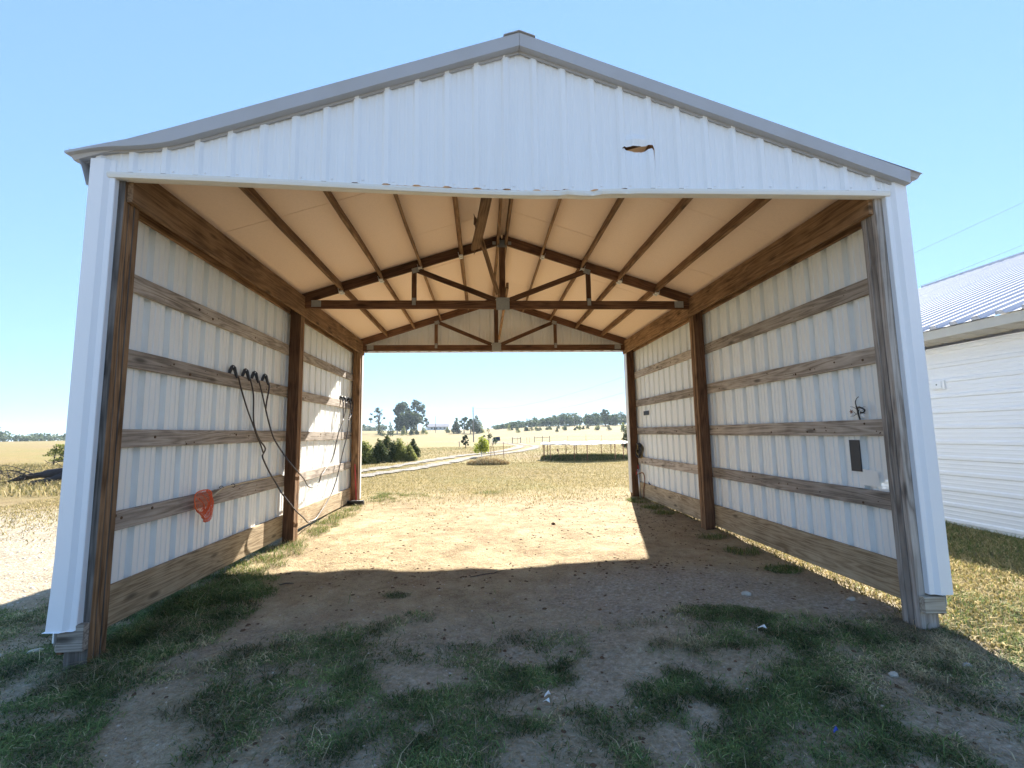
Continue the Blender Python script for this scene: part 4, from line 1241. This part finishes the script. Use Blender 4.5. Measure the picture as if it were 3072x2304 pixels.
for k, (lab, x, y, h, w, m) in enumerate((('olive cedar bush nearest the left back post', -6.35, 21.0, 1.25, 1.15, 'cedar_olive'), ('darkest cedar bush in the row left of the driveway', -5.75, 21.6, 1.35, 1.0, 'cedar'), ('tallest dark cedar bush in the row left of the driveway', -5.55, 22.6, 1.62, 1.05, 'cedar'),
        ('wide olive bush in the middle of the row left of the driveway', -4.95, 22.9, 1.40, 1.05, 'cedar_olive'), ('low olive bush near the right end of the row left of the driveway', -4.45, 23.3, 1.05, .85, 'cedar_olive'), ('small rounded green bush at the far right end of the bush row', -4.75, 27.0, 1.3, .85, 'cedar'), ('low bush half hidden by the left back post', -6.75, 20.2, 1.05, .9, 'cedar_olive'))):
    cedar(lab, x, y, h, w * 1.28, m, 2600, .05, 'bushes left of the driveway', 'cedar_bush', 0.0)
broad_tree('small dark leafy bush standing alone below the tallest utility pole', -1.96, 42.8, 1.4, 1.0, 'bush_dark', 800, .065, .12, 12, None, 'small_bush')
# saplings
sg = thing('sapling', 'bright yellow green sapling with a pale trunk guard behind the dry weeds', 'sapling', (-.28, 25.6, tz(-.28, 25.6)))
mb = MB(); mb.tube([(0, 0, 0), (.02, 0, .6), (-.02, 0, 1.3)], [.02, .015, .004], 6); mb.build('trunk', 'bark', sg)
mb = MB(); mb.tube([(0, -.03, 0), (0, -.03, .75)], .03, 8); mb.build('trunk_guard', 'white_and_glare', sg)
quadmesh('crown', leaf_cloud([(-.22, 0, .62, .3, .36), (.16, 0, .78, .34, .42), (0, .1, 1.05, .24, .28), (-.36, 0, .42, .2, .2), (.3, .1, .5, .2, .3), (.05, -.1, .45, .3, .22)], 1500, .045), 'sapling', sg)
sg = thing('sapling', 'thin taller sapling with few leaves right of the yellow green one', 'sapling', (.22, 31.0, tz(.22, 31)))
mb = MB(); mb.tube([(0, 0, 0), (.03, 0, 1.0), (.05, 0, 1.9)], [.02, .015, .004], 5); mb.build('trunk', 'bark', sg)
quadmesh('crown', leaf_cloud([(0, 0, 1.75, .14, .22), (-.3, 0, 1.3, .13, .12), (.1, 0, 1.3, .2, .2), (.5, 0, .95, .18, .25), (.0, 0, .9, .14, .2)], 300, .05), 'bush_dark', sg)
# right hillside
broad_tree('tall pointed tree standing above the woods on the right hillside', 64.1, 231.7, 9.0, 6.6, 'woods', 1100, .42, .12, 18, None, 'tall_tree')
broad_tree('round tree just right of the tallest tree on the right hillside', 71.0, 236.7, 6.4, 6.0, 'woods', 700, .42, .08, 14, None, 'round_tree')
broad_tree('broad tree just left of the tallest tree on the right hillside', 57.6, 241.7, 6.0, 7.2, 'woods', 700, .42, .08, 14, None, 'round_tree')
cedar('lone olive cedar near the right opening edge on the slope', 53.1, 166.7, 3.4, 3.2, 'cedar_olive', 420, .22)
cedar('dark cedar behind the trampoline at the right edge of the opening', 13.6, 39.5, 2.3, 1.3, 'cedar', 1200, .08, None, 'cedar_tree', 0.)
rs = random.Random(5)
for k in range(34):
    f = k / 33
    x0 = 12 + 40 * f + rs.uniform(-2, 2); yy = 214 - 24 * f + rs.uniform(-12, 10)
    if k % 5 == 4: yy -= 14
    cedar('small dark cedar scattered along the edge of the woods on the right hillside', x0, yy, rs.uniform(1.3, 3.1) * (.8 if k % 3 else 1.15), rs.uniform(1.6, 2.6), 'cedar' if k % 4 else 'cedar_olive', 240, .17, 'small cedars below the right hand woods')
blobs = []
for k in range(90):
    f = k / 89; x = 7 + 84 * f; y = 262 - 12 * f + rs.uniform(-8, 14)
    hh = (2.2 + 4.6 * min(1, f * 2.2)) * rs.uniform(.7, 1.2); z0 = tz(x, y)
    r = rs.uniform(1.7, 3.0)
    blobs.append((x, y, z0 + hh * .45, r, hh * .5)); blobs.append((x + rs.uniform(-1.5, 1.5), y, z0 + hh * .8, r * .6, hh * .22))
tag(quadmesh('far_woods', leaf_cloud(blobs, 15000, .5), 'woods'), 'hazy green woods along the crest of the right hillside', 'woods', kind='stuff')
blobs = []
for k in range(170):
    a = math.radians(-62 + 50 * k / 169 + rs.uniform(-.3, .3)); d = rs.uniform(395, 430)
    x, y = d * math.sin(a), d * math.cos(a) - 3.3
    hh = rs.uniform(2.5, 5.0) * (1 + .5 * fbm(np.array([k * .15]), np.array([0.]), 3)[0]); r = rs.uniform(3, 6)
    blobs.append((x, y, tz(x, y) + hh * .5, r, hh * .55))
tag(quadmesh('tree_line', leaf_cloud(blobs, 12000, .9), 'woods'), 'low dark line of distant trees beyond the left field', 'woods', kind='stuff')
broad_tree('small tree just left of the corner trim on the far left skyline', -131, 125, 7.5, 5.0, 'woods', 400, .4, .2, 10, None, 'far_tree')

# ---- fallen log and cedar, far left
lg = thing('fallen_log', 'charred fallen log with broken branches lying in dry grass at the far left', 'log', (.9, .0, 0))
def gp(x, y, dz): return (x, y, tz(x, y) + dz)
mb = MB()
mb.tube(smooth_path([gp(-17.1, 13.2, .10), gp(-16.6, 13.4, .26), gp(-15.9, 13.6, .36), gp(-15.2, 13.7, .42), gp(-14.3, 13.9, .44), gp(-13.0, 14.2, .46)], 4), [.05] * 3 + [.10] * 4 + [.16] * 5 + [.20] * 9, 9)
mb.tube(smooth_path([gp(-15.4, 13.6, .38), gp(-15.7, 13.3, .16), gp(-16.2, 13.1, .05)], 3), [.13, .12, .11, .10, .10, .09, .08], 8)
mb.build('trunk', 'char', lg, smooth=True)
for pts, r in (([(-15.0, 13.6, .55), (-15.5, 13.5, .78), (-15.9, 13.4, .72), (-16.1, 13.4, .82)], .03), ([(-14.2, 13.8, .6), (-14.4, 13.7, .85), (-14.1, 13.7, 1.0)], .03), ([(-16.5, 13.3, .3), (-16.9, 13.2, .5), (-17.3, 13.1, .45)], .03), ([(-16.3, 13.3, .35), (-17.0, 13.3, .62), (-17.5, 13.2, .7)], .022), ([(-14.3, 13.8, .5), (-14.3, 13.5, .2), (-14.5, 13.3, .02)], .05), ([(-15.3, 13.6, .4), (-15.6, 13.4, .65), (-15.9, 13.4, .9)], .015)):
    mb = MB(); mb.tube(smooth_path([gp(*p) for p in pts], 3), [r * (1 - .8 * i / ((len(pts) - 1) * 3)) for i in range((len(pts) - 1) * 3 + 1)], 5); mb.build('branch', 'bark', lg)
mb = MB()
for k in range(60):
    a = Vector(gp(-16.9 + rs.uniform(-.5, .5), 13.2 + rs.uniform(-.2, .2), rs.uniform(.05, .5))); b = a + Vector((rs.uniform(-.5, .5), rs.uniform(-.3, .3), rs.uniform(-.1, .25)))
    mb.tube([a, a.lerp(b, .5) + Vector((0, 0, .06)), b], [.012, .008, .003], 3, cap=False)
tag(mb.build('twig', 'bark', lg), kind='stuff')
ct = thing('small_cedar', 'scraggly small cedar with a dead branch behind the fallen log', 'tree', gp(-23.9, 23.6, 0))
ct.scale = (.92, .92, .92)
mb = MB(); mb.tube([(0, 0, 0), (.05, 0, .7), (.12, 0, 1.35)], [.05, .035, .01], 6); mb.build('trunk', 'bark', ct)
quadmesh('crown', leaf_cloud([(.35, 0, 1.25, .38, .13), (.1, 0, 1.0, .35, .14), (-.3, 0, .72, .28, .10), (.55, 0, .85, .4, .18), (-.15, 0, .85, .28, .1), (.5, 0, .45, .4, .16), (-.1, 0, .40, .22, .09), (.75, 0, .6, .35, .2), (.7, 0, 1.1, .3, .15)], 1300, .05), 'cedar_olive', ct)
mb = MB(); mb.tube(smooth_path([(0, -.1, .6), (.3, -.2, .68), (.6, -.2, .72), (.9, -.2, .62)], 3), .018, 5); mb.build('branch', 'pole_tan', ct)

# ================================================================== GRASS, WEEDS, STONES
def blades(name, x, y, h, wd, col, lean=.8, z=None, kind='stuff', droop=.45):
    n = len(x)
    z = terrain(x, y) - .004 if z is None else z
    a = RNG.random(n) * 2 * np.pi; ca, sa = np.cos(a), np.sin(a)
    ln = lean * h * (.2 + RNG.random(n))
    ang = RNG.random(n) * 2 * np.pi
    px, py = np.cos(ang) * wd, np.sin(ang) * wd
    def P(f, hz, ws):
        cx = x + ca * ln * f; cy = y + sa * ln * f; cz = z + hz
        return (np.stack([cx - px * ws, cy - py * ws, cz], 1), np.stack([cx + px * ws, cy + py * ws, cz], 1))
    a0, a1 = P(0, 0 * h, 1.); b0, b1 = P(.3, h * .62, .8); c0, c1 = P(1.0, h * (1 - droop * RNG.random(n)), .12)
    V = np.stack([a0, a1, b0, b1, c0, c1], 1).reshape(-1, 3)
    base = (np.arange(n) * 6)[:, None]
    F = np.concatenate([base + np.array([[0, 1, 3, 2]]), base + np.array([[2, 3, 5, 4]])], 1).reshape(-1)
    me = bpy.data.meshes.new(name)
    me.vertices.add(n * 6); me.vertices.foreach_set('co', V.ravel().astype(np.float32))
    me.loops.add(n * 8); me.loops.foreach_set('vertex_index', F.astype(np.int32))
    me.polygons.add(n * 2); me.polygons.foreach_set('loop_start', (np.arange(n * 2) * 4).astype(np.int32))
    at = me.color_attributes.new('tint', 'FLOAT_COLOR', 'POINT')
    at.data.foreach_set('color', np.repeat(np.concatenate([col, np.ones((n, 1))], 1), 6, 0).ravel().astype(np.float32))
    me.update(calc_edges=True); me.materials.append(M_['blade'])
    o = bpy.data.objects.new(name, me); COL.objects.link(o)
    if kind: o['kind'] = kind
    return o
def pick(n, x0, x1, y0, y1, dens):
    x = RNG.uniform(x0, x1, n); y = RNG.uniform(y0, y1, n)
    k = RNG.random(n) < dens(x, y)
    return x[k], y[k]
def tints(n, a, b, c, pc):
    """mix of two greens with a share pc of straw"""
    t = RNG.random((n, 1)); col = np.array(a) * (1 - t) + np.array(b) * t
    s = (RNG.random(n) < pc)[:, None]
    return np.where(s, np.array(c) * (.6 + .6 * RNG.random((n, 1))), col)
GA, GB, ST = (.07, .125, .045), (.25, .33, .12), (.54, .46, .29)
x, y = pick(760000, -5.2, 4.6, -1.5, 1.9, lambda x, y: np.clip(green_mask(x, y) * 1.15 - .05, 0, 1) * .85)
tall = ell(x, y, -2.62, .9, .5, 1.2)
patchy = fbm(x * 3, y * 3, 77, 3)
print('lawn blades', len(x))
h = (.010 + .036 * RNG.random(len(x)) ** 1.6) * (.45 + .9 * patchy) * (1 + 1.8 * tall)
dryp = fbm(x * 1.7, y * 1.7, 88, 3)
cv = np.clip(.25 + 1.7 * fbm(x * 6, y * 6, 101, 3) - .25, .35, 1.5)[:, None]
col = cv * tints(len(x), GA, GB, ST, np.clip((dryp - .40) * 2.4, .06, .85))
tag(blades('grass', x, y, h, 0.0020 + .0012 * RNG.random(len(x)), col, 2.0, droop=.7), 'short trampled green grass in front of the barn')
x, y = pick(5000, -5., 4.6, -1.5, 1.2, lambda x, y: np.clip(green_mask(x, y), .05, 1) * .5)
tag(blades('tall_grass', x, y, .05 + .09 * RNG.random(len(x)) ** 2, .0022, tints(len(x), (.09, .15, .05), (.22, .28, .10), (.5, .42, .26), .4), 1.2), 'taller thin stalks standing out of the trampled grass')
# long grass below the walls and behind
def side(x, y): return np.clip(green_mask(x, y) - .1, 0, 1) * .6
x, y = pick(90000, -3.4, -1.9, 1.0, 8.5, side); x2, y2 = pick(60000, 2.4, 3.3, 1.0, 7., side); x3, y3 = pick(70000, -2.8, .6, 6.6, 8.6, lambda x, y: side(x, y) * .5); x4, y4 = pick(120000, 3.3, 7., -1.5, 7.5, lambda x, y: np.clip(green_mask(x, y) * .6 + .12, 0, 1))
x = np.concatenate([x, x2, x3, x4]); y = np.concatenate([y, y2, y3, y4])
h = .02 + .065 * RNG.random(len(x)) ** 1.6
tag(blades('wall_grass', x, y, h, .0028, tints(len(x), (.07, .12, .03), (.19, .24, .065), (.40, .33, .16), .3), 1.0), 'green and yellow grass along the foot of the walls')
# dry lawn behind and beside the barn
x, y = pick(170000, -7, 9, 4.6, 20, lambda x, y: straw_mask(x, y) * .8); x2, y2 = pick(90000, -11, -4.6, 1, 13, lambda x, y: straw_mask(x, y) * .55); x3, y3 = pick(90000, 3.2, 6.6, -1.5, 6.5, lambda x, y: .6 + 0 * x)
x = np.concatenate([x, x2, x3]); y = np.concatenate([y, y2, y3])
h = .018 + .05 * RNG.random(len(x)) ** 1.5
col = tints(len(x), (.17, .155, .05), (.31, .25, .095), (.46, .37, .18), .5)
tag(blades('dry_grass', x, y, h, .004 + .003 * RNG.random(len(x)), col, 1.3), 'short dry yellow grass around the barn')
# scattered straw in front and on the bare earth
x, y = pick(300000, -3.4, 4.6, -1.6, 7, lambda x, y: .38 + .40 * sst(.7, -.2, y) * fbm(x * 2, y * 2, 66, 3) + .12 * fbm(x, y, 67, 3))
h = .006 + .010 * RNG.random(len(x)) ** 2
tag(blades('straw', x, y, h, .0012 + .0016 * RNG.random(len(x)), tints(len(x), (.28, .21, .12), (.40, .32, .19), (.46, .38, .25), .3), 6.0, droop=.95), 'loose dry straw on the bare ground')
# taller field grass further out
x, y = pick(70000, -34, -8, 9.5, 26, lambda x, y: .35 + .5 * fbm(x * .4, y * .4, 12, 3)); x2, y2 = pick(110000, -16, 26, 19, 48, lambda x, y: .2 + .5 * fbm(x * .3, y * .3, 13, 3))
x = np.concatenate([x, x2]); y = np.concatenate([y, y2])
# keep the drive clear
DP = np.array([(p.x, p.y) for p in smooth_path([(-6.9, 6.0, 0), (-6.6, 9.0, 0), (-5.8, 12.2, 0), (-4.5, 15.6, 0), (-3.3, 19.0, 0), (-2.2, 23.5, 0), (-.8, 28.2, 0), (.8, 31.3, 0), (2.6, 35.6, 0), (4.2, 42.6, 0), (5.0, 50.5, 0)], 6)])
def off_drive(x, y, d=1.6):
    m = np.full(len(x), 9e9)
    for a, b in DP: m = np.minimum(m, (x - a) ** 2 + (y - b) ** 2)
    return m > d * d
k = off_drive(x, y); x, y = x[k], y[k]
h = (.05 + .14 * RNG.random(len(x)) ** 2) * np.where(x < -8, 1.6, .8)
tag(blades('field_grass', x, y, h, .010 + .006 * RNG.random(len(x)), tints(len(x), (.17, .155, .055), (.28, .235, .09), (.40, .32, .16), .5), 1.1), 'dry field grass beyond the yard')
# long grass under the trampoline, its shade painted into darker greens
a = RNG.random(22000) * 2 * np.pi; r = 2.5 * np.sqrt(RNG.random(22000)); x = TX + r * np.cos(a); y = TY + r * np.sin(a)
tag(blades('trampoline_grass', x, y, .08 + .22 * RNG.random(len(x)) ** 1.5, .008, tints(len(x), (.05, .075, .025), (.12, .15, .05), (.34, .28, .14), .2), .7), 'long green grass growing under the trampoline')
# dry weeds clump: one plant bed
n = 5200; a = RNG.random(n) * 2 * np.pi; r = np.sqrt(RNG.random(n)); x = .05 + 1.0 * r * np.cos(a); y = 18.9 + .6 * r * np.sin(a)
o = blades('dry_weeds', x, y, (.12 + .42 * RNG.random(n) ** 1.5) * (1.15 - r * .7), .009 + .006 * RNG.random(n), tints(n, (.24, .16, .07), (.42, .29, .13), (.52, .44, .26), .45), .8, kind=None)
tag(o, 'clump of tall dry tan weeds in the yard behind the barn', 'weeds')

def stones(name, x, y, s, mat, label, flat=.6):
    n = len(x); base = np.array([(1, 0, 0), (.3, .95, 0), (-.8, .6, 0), (-.8, -.6, 0), (.3, -.95, 0), (.45, .2, .8), (-.4, .4, .75), (-.1, -.5, .8)])
    Fb = [(0, 1, 5), (1, 2, 6), (2, 3, 6), (3, 4, 7), (4, 0, 7), (0, 5, 7), (1, 6, 5), (3, 7, 6), (5, 6, 7)]
    ang = RNG.random(n) * 2 * np.pi; c, s_ = np.cos(ang), np.sin(ang)
    B = base[None] * (.7 + .6 * RNG.random((n, 8, 1))) * s[:, None, None]
    B[:, :, 1] *= (.5 + .5 * RNG.random((n, 1))); B[:, :, 2] *= flat
    V = np.stack([B[:, :, 0] * c[:, None] - B[:, :, 1] * s_[:, None] + x[:, None], B[:, :, 0] * s_[:, None] + B[:, :, 1] * c[:, None] + y[:, None], B[:, :, 2] + terrain(x, y)[:, None] - .003], -1).reshape(-1, 3)
    F = (np.array(Fb)[None] + (np.arange(n) * 8)[:, None, None]).reshape(-1)
    nf = n * len(Fb)
    me = bpy.data.meshes.new(name)
    me.vertices.add(n * 8); me.vertices.foreach_set('co', V.ravel().astype(np.float32))
    me.loops.add(nf * 3); me.loops.foreach_set('vertex_index', F.astype(np.int32))
    me.polygons.add(nf); me.polygons.foreach_set('loop_start', (np.arange(nf) * 3).astype(np.int32))
    me.update(calc_edges=True); me.materials.append(M_[mat])
    o = bpy.data.objects.new(name, me); COL.objects.link(o)
    return tag(o, label, kind='stuff')
x, y = pick(5200, -2.4, 3.0, .2, 6.5, lambda x, y: .25 + .7 * ell(x, y, 1.6, 1.0, 1.6, .9) + .4 * ell(x, y, .2, 3.0, 1.6, 1.2))
stones('gravel_stones', x, y, .004 + .010 * RNG.random(len(x)) ** 3, 'stone', 'small grey stones strewn over the barn floor')
x, y = pick(7000, -2.4, 3.0, 1.4, 6.8, lambda x, y: np.clip(2.2 * (fbm(x * 1.2, y * 1.2, 33, 3) - .32), .05, 1) * (.3 + .7 * (x > -1.8)))
x2, y2 = pick(2600, -3.2, 4.6, -1.4, 2.0, lambda x, y: .3 + .6 * fbm(x * 1.2, y * 1.2, 35, 3)); x = np.concatenate([x, x2]); y = np.concatenate([y, y2])
stones('clods', x, y, .005 + .022 * RNG.random(len(x)) ** 2.6, 'clod', 'dark clods and chips on the sunlit bare earth', .5)
x, y = pick(5000, -3.4, 4.4, -1.4, 1.6, lambda x, y: .2 + .5 * fbm(x * 1.5, y * 1.5, 36, 3))
stones('pale_chips', x, y, .003 + .012 * RNG.random(len(x)) ** 4, 'stone_pale', 'pale stone chips in the shaded foreground')
x, y = pick(9000, -8.5, -3.5, .6, 7.0, lambda x, y: .8 * sst(-3.5, -4.6, x) * sst(.5, 1.2, y))
stones('yard_gravel', x, y, .006 + .018 * RNG.random(len(x)) ** 3, 'stone_pale', 'pale gravel of the yard left of the barn')

# ---- single things on the ground
def rock(name, label, cat, x, y, sx, sy, sz, mat, group=None, rz=0.):
    V = []; F = []; nr, ns = 5, 9
    for i in range(nr + 1):
        p = math.pi * i / nr
        for k in range(ns):
            t = 2 * math.pi * k / ns; j = random.uniform(.85, 1.12)
            V.append((sx * math.sin(p) * math.cos(t) * j, sy * math.sin(p) * math.sin(t) * j, sz * math.cos(p) * j))
    for i in range(nr):
        for k in range(ns): F.append((i * ns + k, (i + 1) * ns + k, (i + 1) * ns + (k + 1) % ns, i * ns + (k + 1) % ns))
    o = link_mesh(name, V, F, mat, None, (x, y, tz(x, y) + sz * .3)); o.rotation_euler = (0, 0, rz)
    return tag(o, label, cat, group)
rock('flat_stone', 'thin pale flat stone in the grass at the left edge of the picture', 'stone', -3.62, .29, .06, .03, .014, 'stone_pale', rz=.35)
rock('flat_stone', 'thin pale flat stone in the grass just left of the left front post', 'stone', -3.40, .35, .055, .03, .014, 'stone_pale', rz=.6)
rock('stone', 'tan stone in the shaded grass in front of the right post', 'stone', 2.28, -.54, .032, .022, .018, 'stone_pale')
rock('stone', 'rounded grey stone nearest the right picture edge in the shade', 'stone', 2.83, -.47, .035, .022, .018, 'stone')
rock('stone', 'blocky pale stone on the bare earth below the right middle post', 'stone', 2.16, .80, .045, .025, .022, 'stone_pale', rz=-.2)
rock('stone', 'pale stone near the right wall on the gravelly bare earth', 'stone', 3.0, .62, .04, .025, .02, 'stone_pale')
rock('stone', 'larger dark clod alone in the sunlit earth', 'stone', .9, 3.9, .035, .03, .025, 'clod')
def scrap(label, x, y, s, mat, rz, name='paper_scrap', up=.02):
    V = [(-s, -.4 * s, 0), (.1 * s, -.5 * s, up), (s, -.1 * s, up * .4), (.5 * s, .45 * s, up * 1.2), (-.4 * s, .35 * s, up * .2)]
    V += [(a, b, c + .003) for a, b, c in V]
    F = [(0, 4, 3, 2, 1), (5, 6, 7, 8, 9)] + [(i, (i + 1) % 5, 5 + (i + 1) % 5, 5 + i) for i in range(5)]
    o = link_mesh(name, V, F, mat, None, (x, y, tz(x, y) + .012)); o.rotation_euler = (.15, .1, rz)
    return tag(o, label, 'scrap')
scrap('torn white paper scrap, upper of the two on the bare patch in the foreground', .175, -.50, .022, 'paper', .3)
scrap('folded white paper scrap, lower of the two on the bare patch in the foreground', .165, -.56, .022, 'paper', -.6)
scrap('pale paper scrap in the green grass right of the centre foreground', 1.85, .08, .030, 'paper', -.5)
scrap('small blue and white wrapper in the dark foreground grass on the right', 1.547, -.983, .016, 'blue', .2, 'wrapper', .02)
mb = MB(); mb.tube([(0, 0, 0), (.14, .05, .006), (.25, .10, .0), (.39, .175, .012)], [.004, .005, .004, .002], 5); mb.tube([(.25, .10, .002), (.30, .15, .01)], [.003, .001], 4)
tag(mb.build('stick', 'char', None, (-.328, 1.60, tz(-.2, 1.65) + .006)), 'thin dark stick lying just beyond the shadow edge', 'stick')
mb = MB(); mb.tube([(0, 0, 0), (.06, .0, .012), (.13, .02, .004)], [.006, .008, .003], 5)
tag(mb.build('stick', 'bark', None, (-2.2, 1.50, tz(-2.2, 1.5) + .006)), 'short dark twig at the shadow edge by the left wall', 'stick')

# ================================================================== AIR
hz = bpy.data.materials.new('haze'); hz.use_nodes = True
ht = hz.node_tree
for nd in list(ht.nodes):
    if nd.type != 'OUTPUT_MATERIAL': ht.nodes.remove(nd)
pv = ht.nodes.new('ShaderNodeVolumePrincipled')
pv.inputs['Color'].default_value = (.70, .85, 1.0, 1)
pv.inputs['Density'].default_value = .00024
pv.inputs['Anisotropy'].default_value = .25
ht.links.new(pv.outputs[0], ht.nodes['Material Output'].inputs['Volume'])
mb = MB(); mb.box((-1650, -700, -4.), (1650, 1750, 30))
o = link_mesh('haze', mb.v, mb.f, [hz]); tag(o, 'thin bluish haze over the fields', kind='stuff')
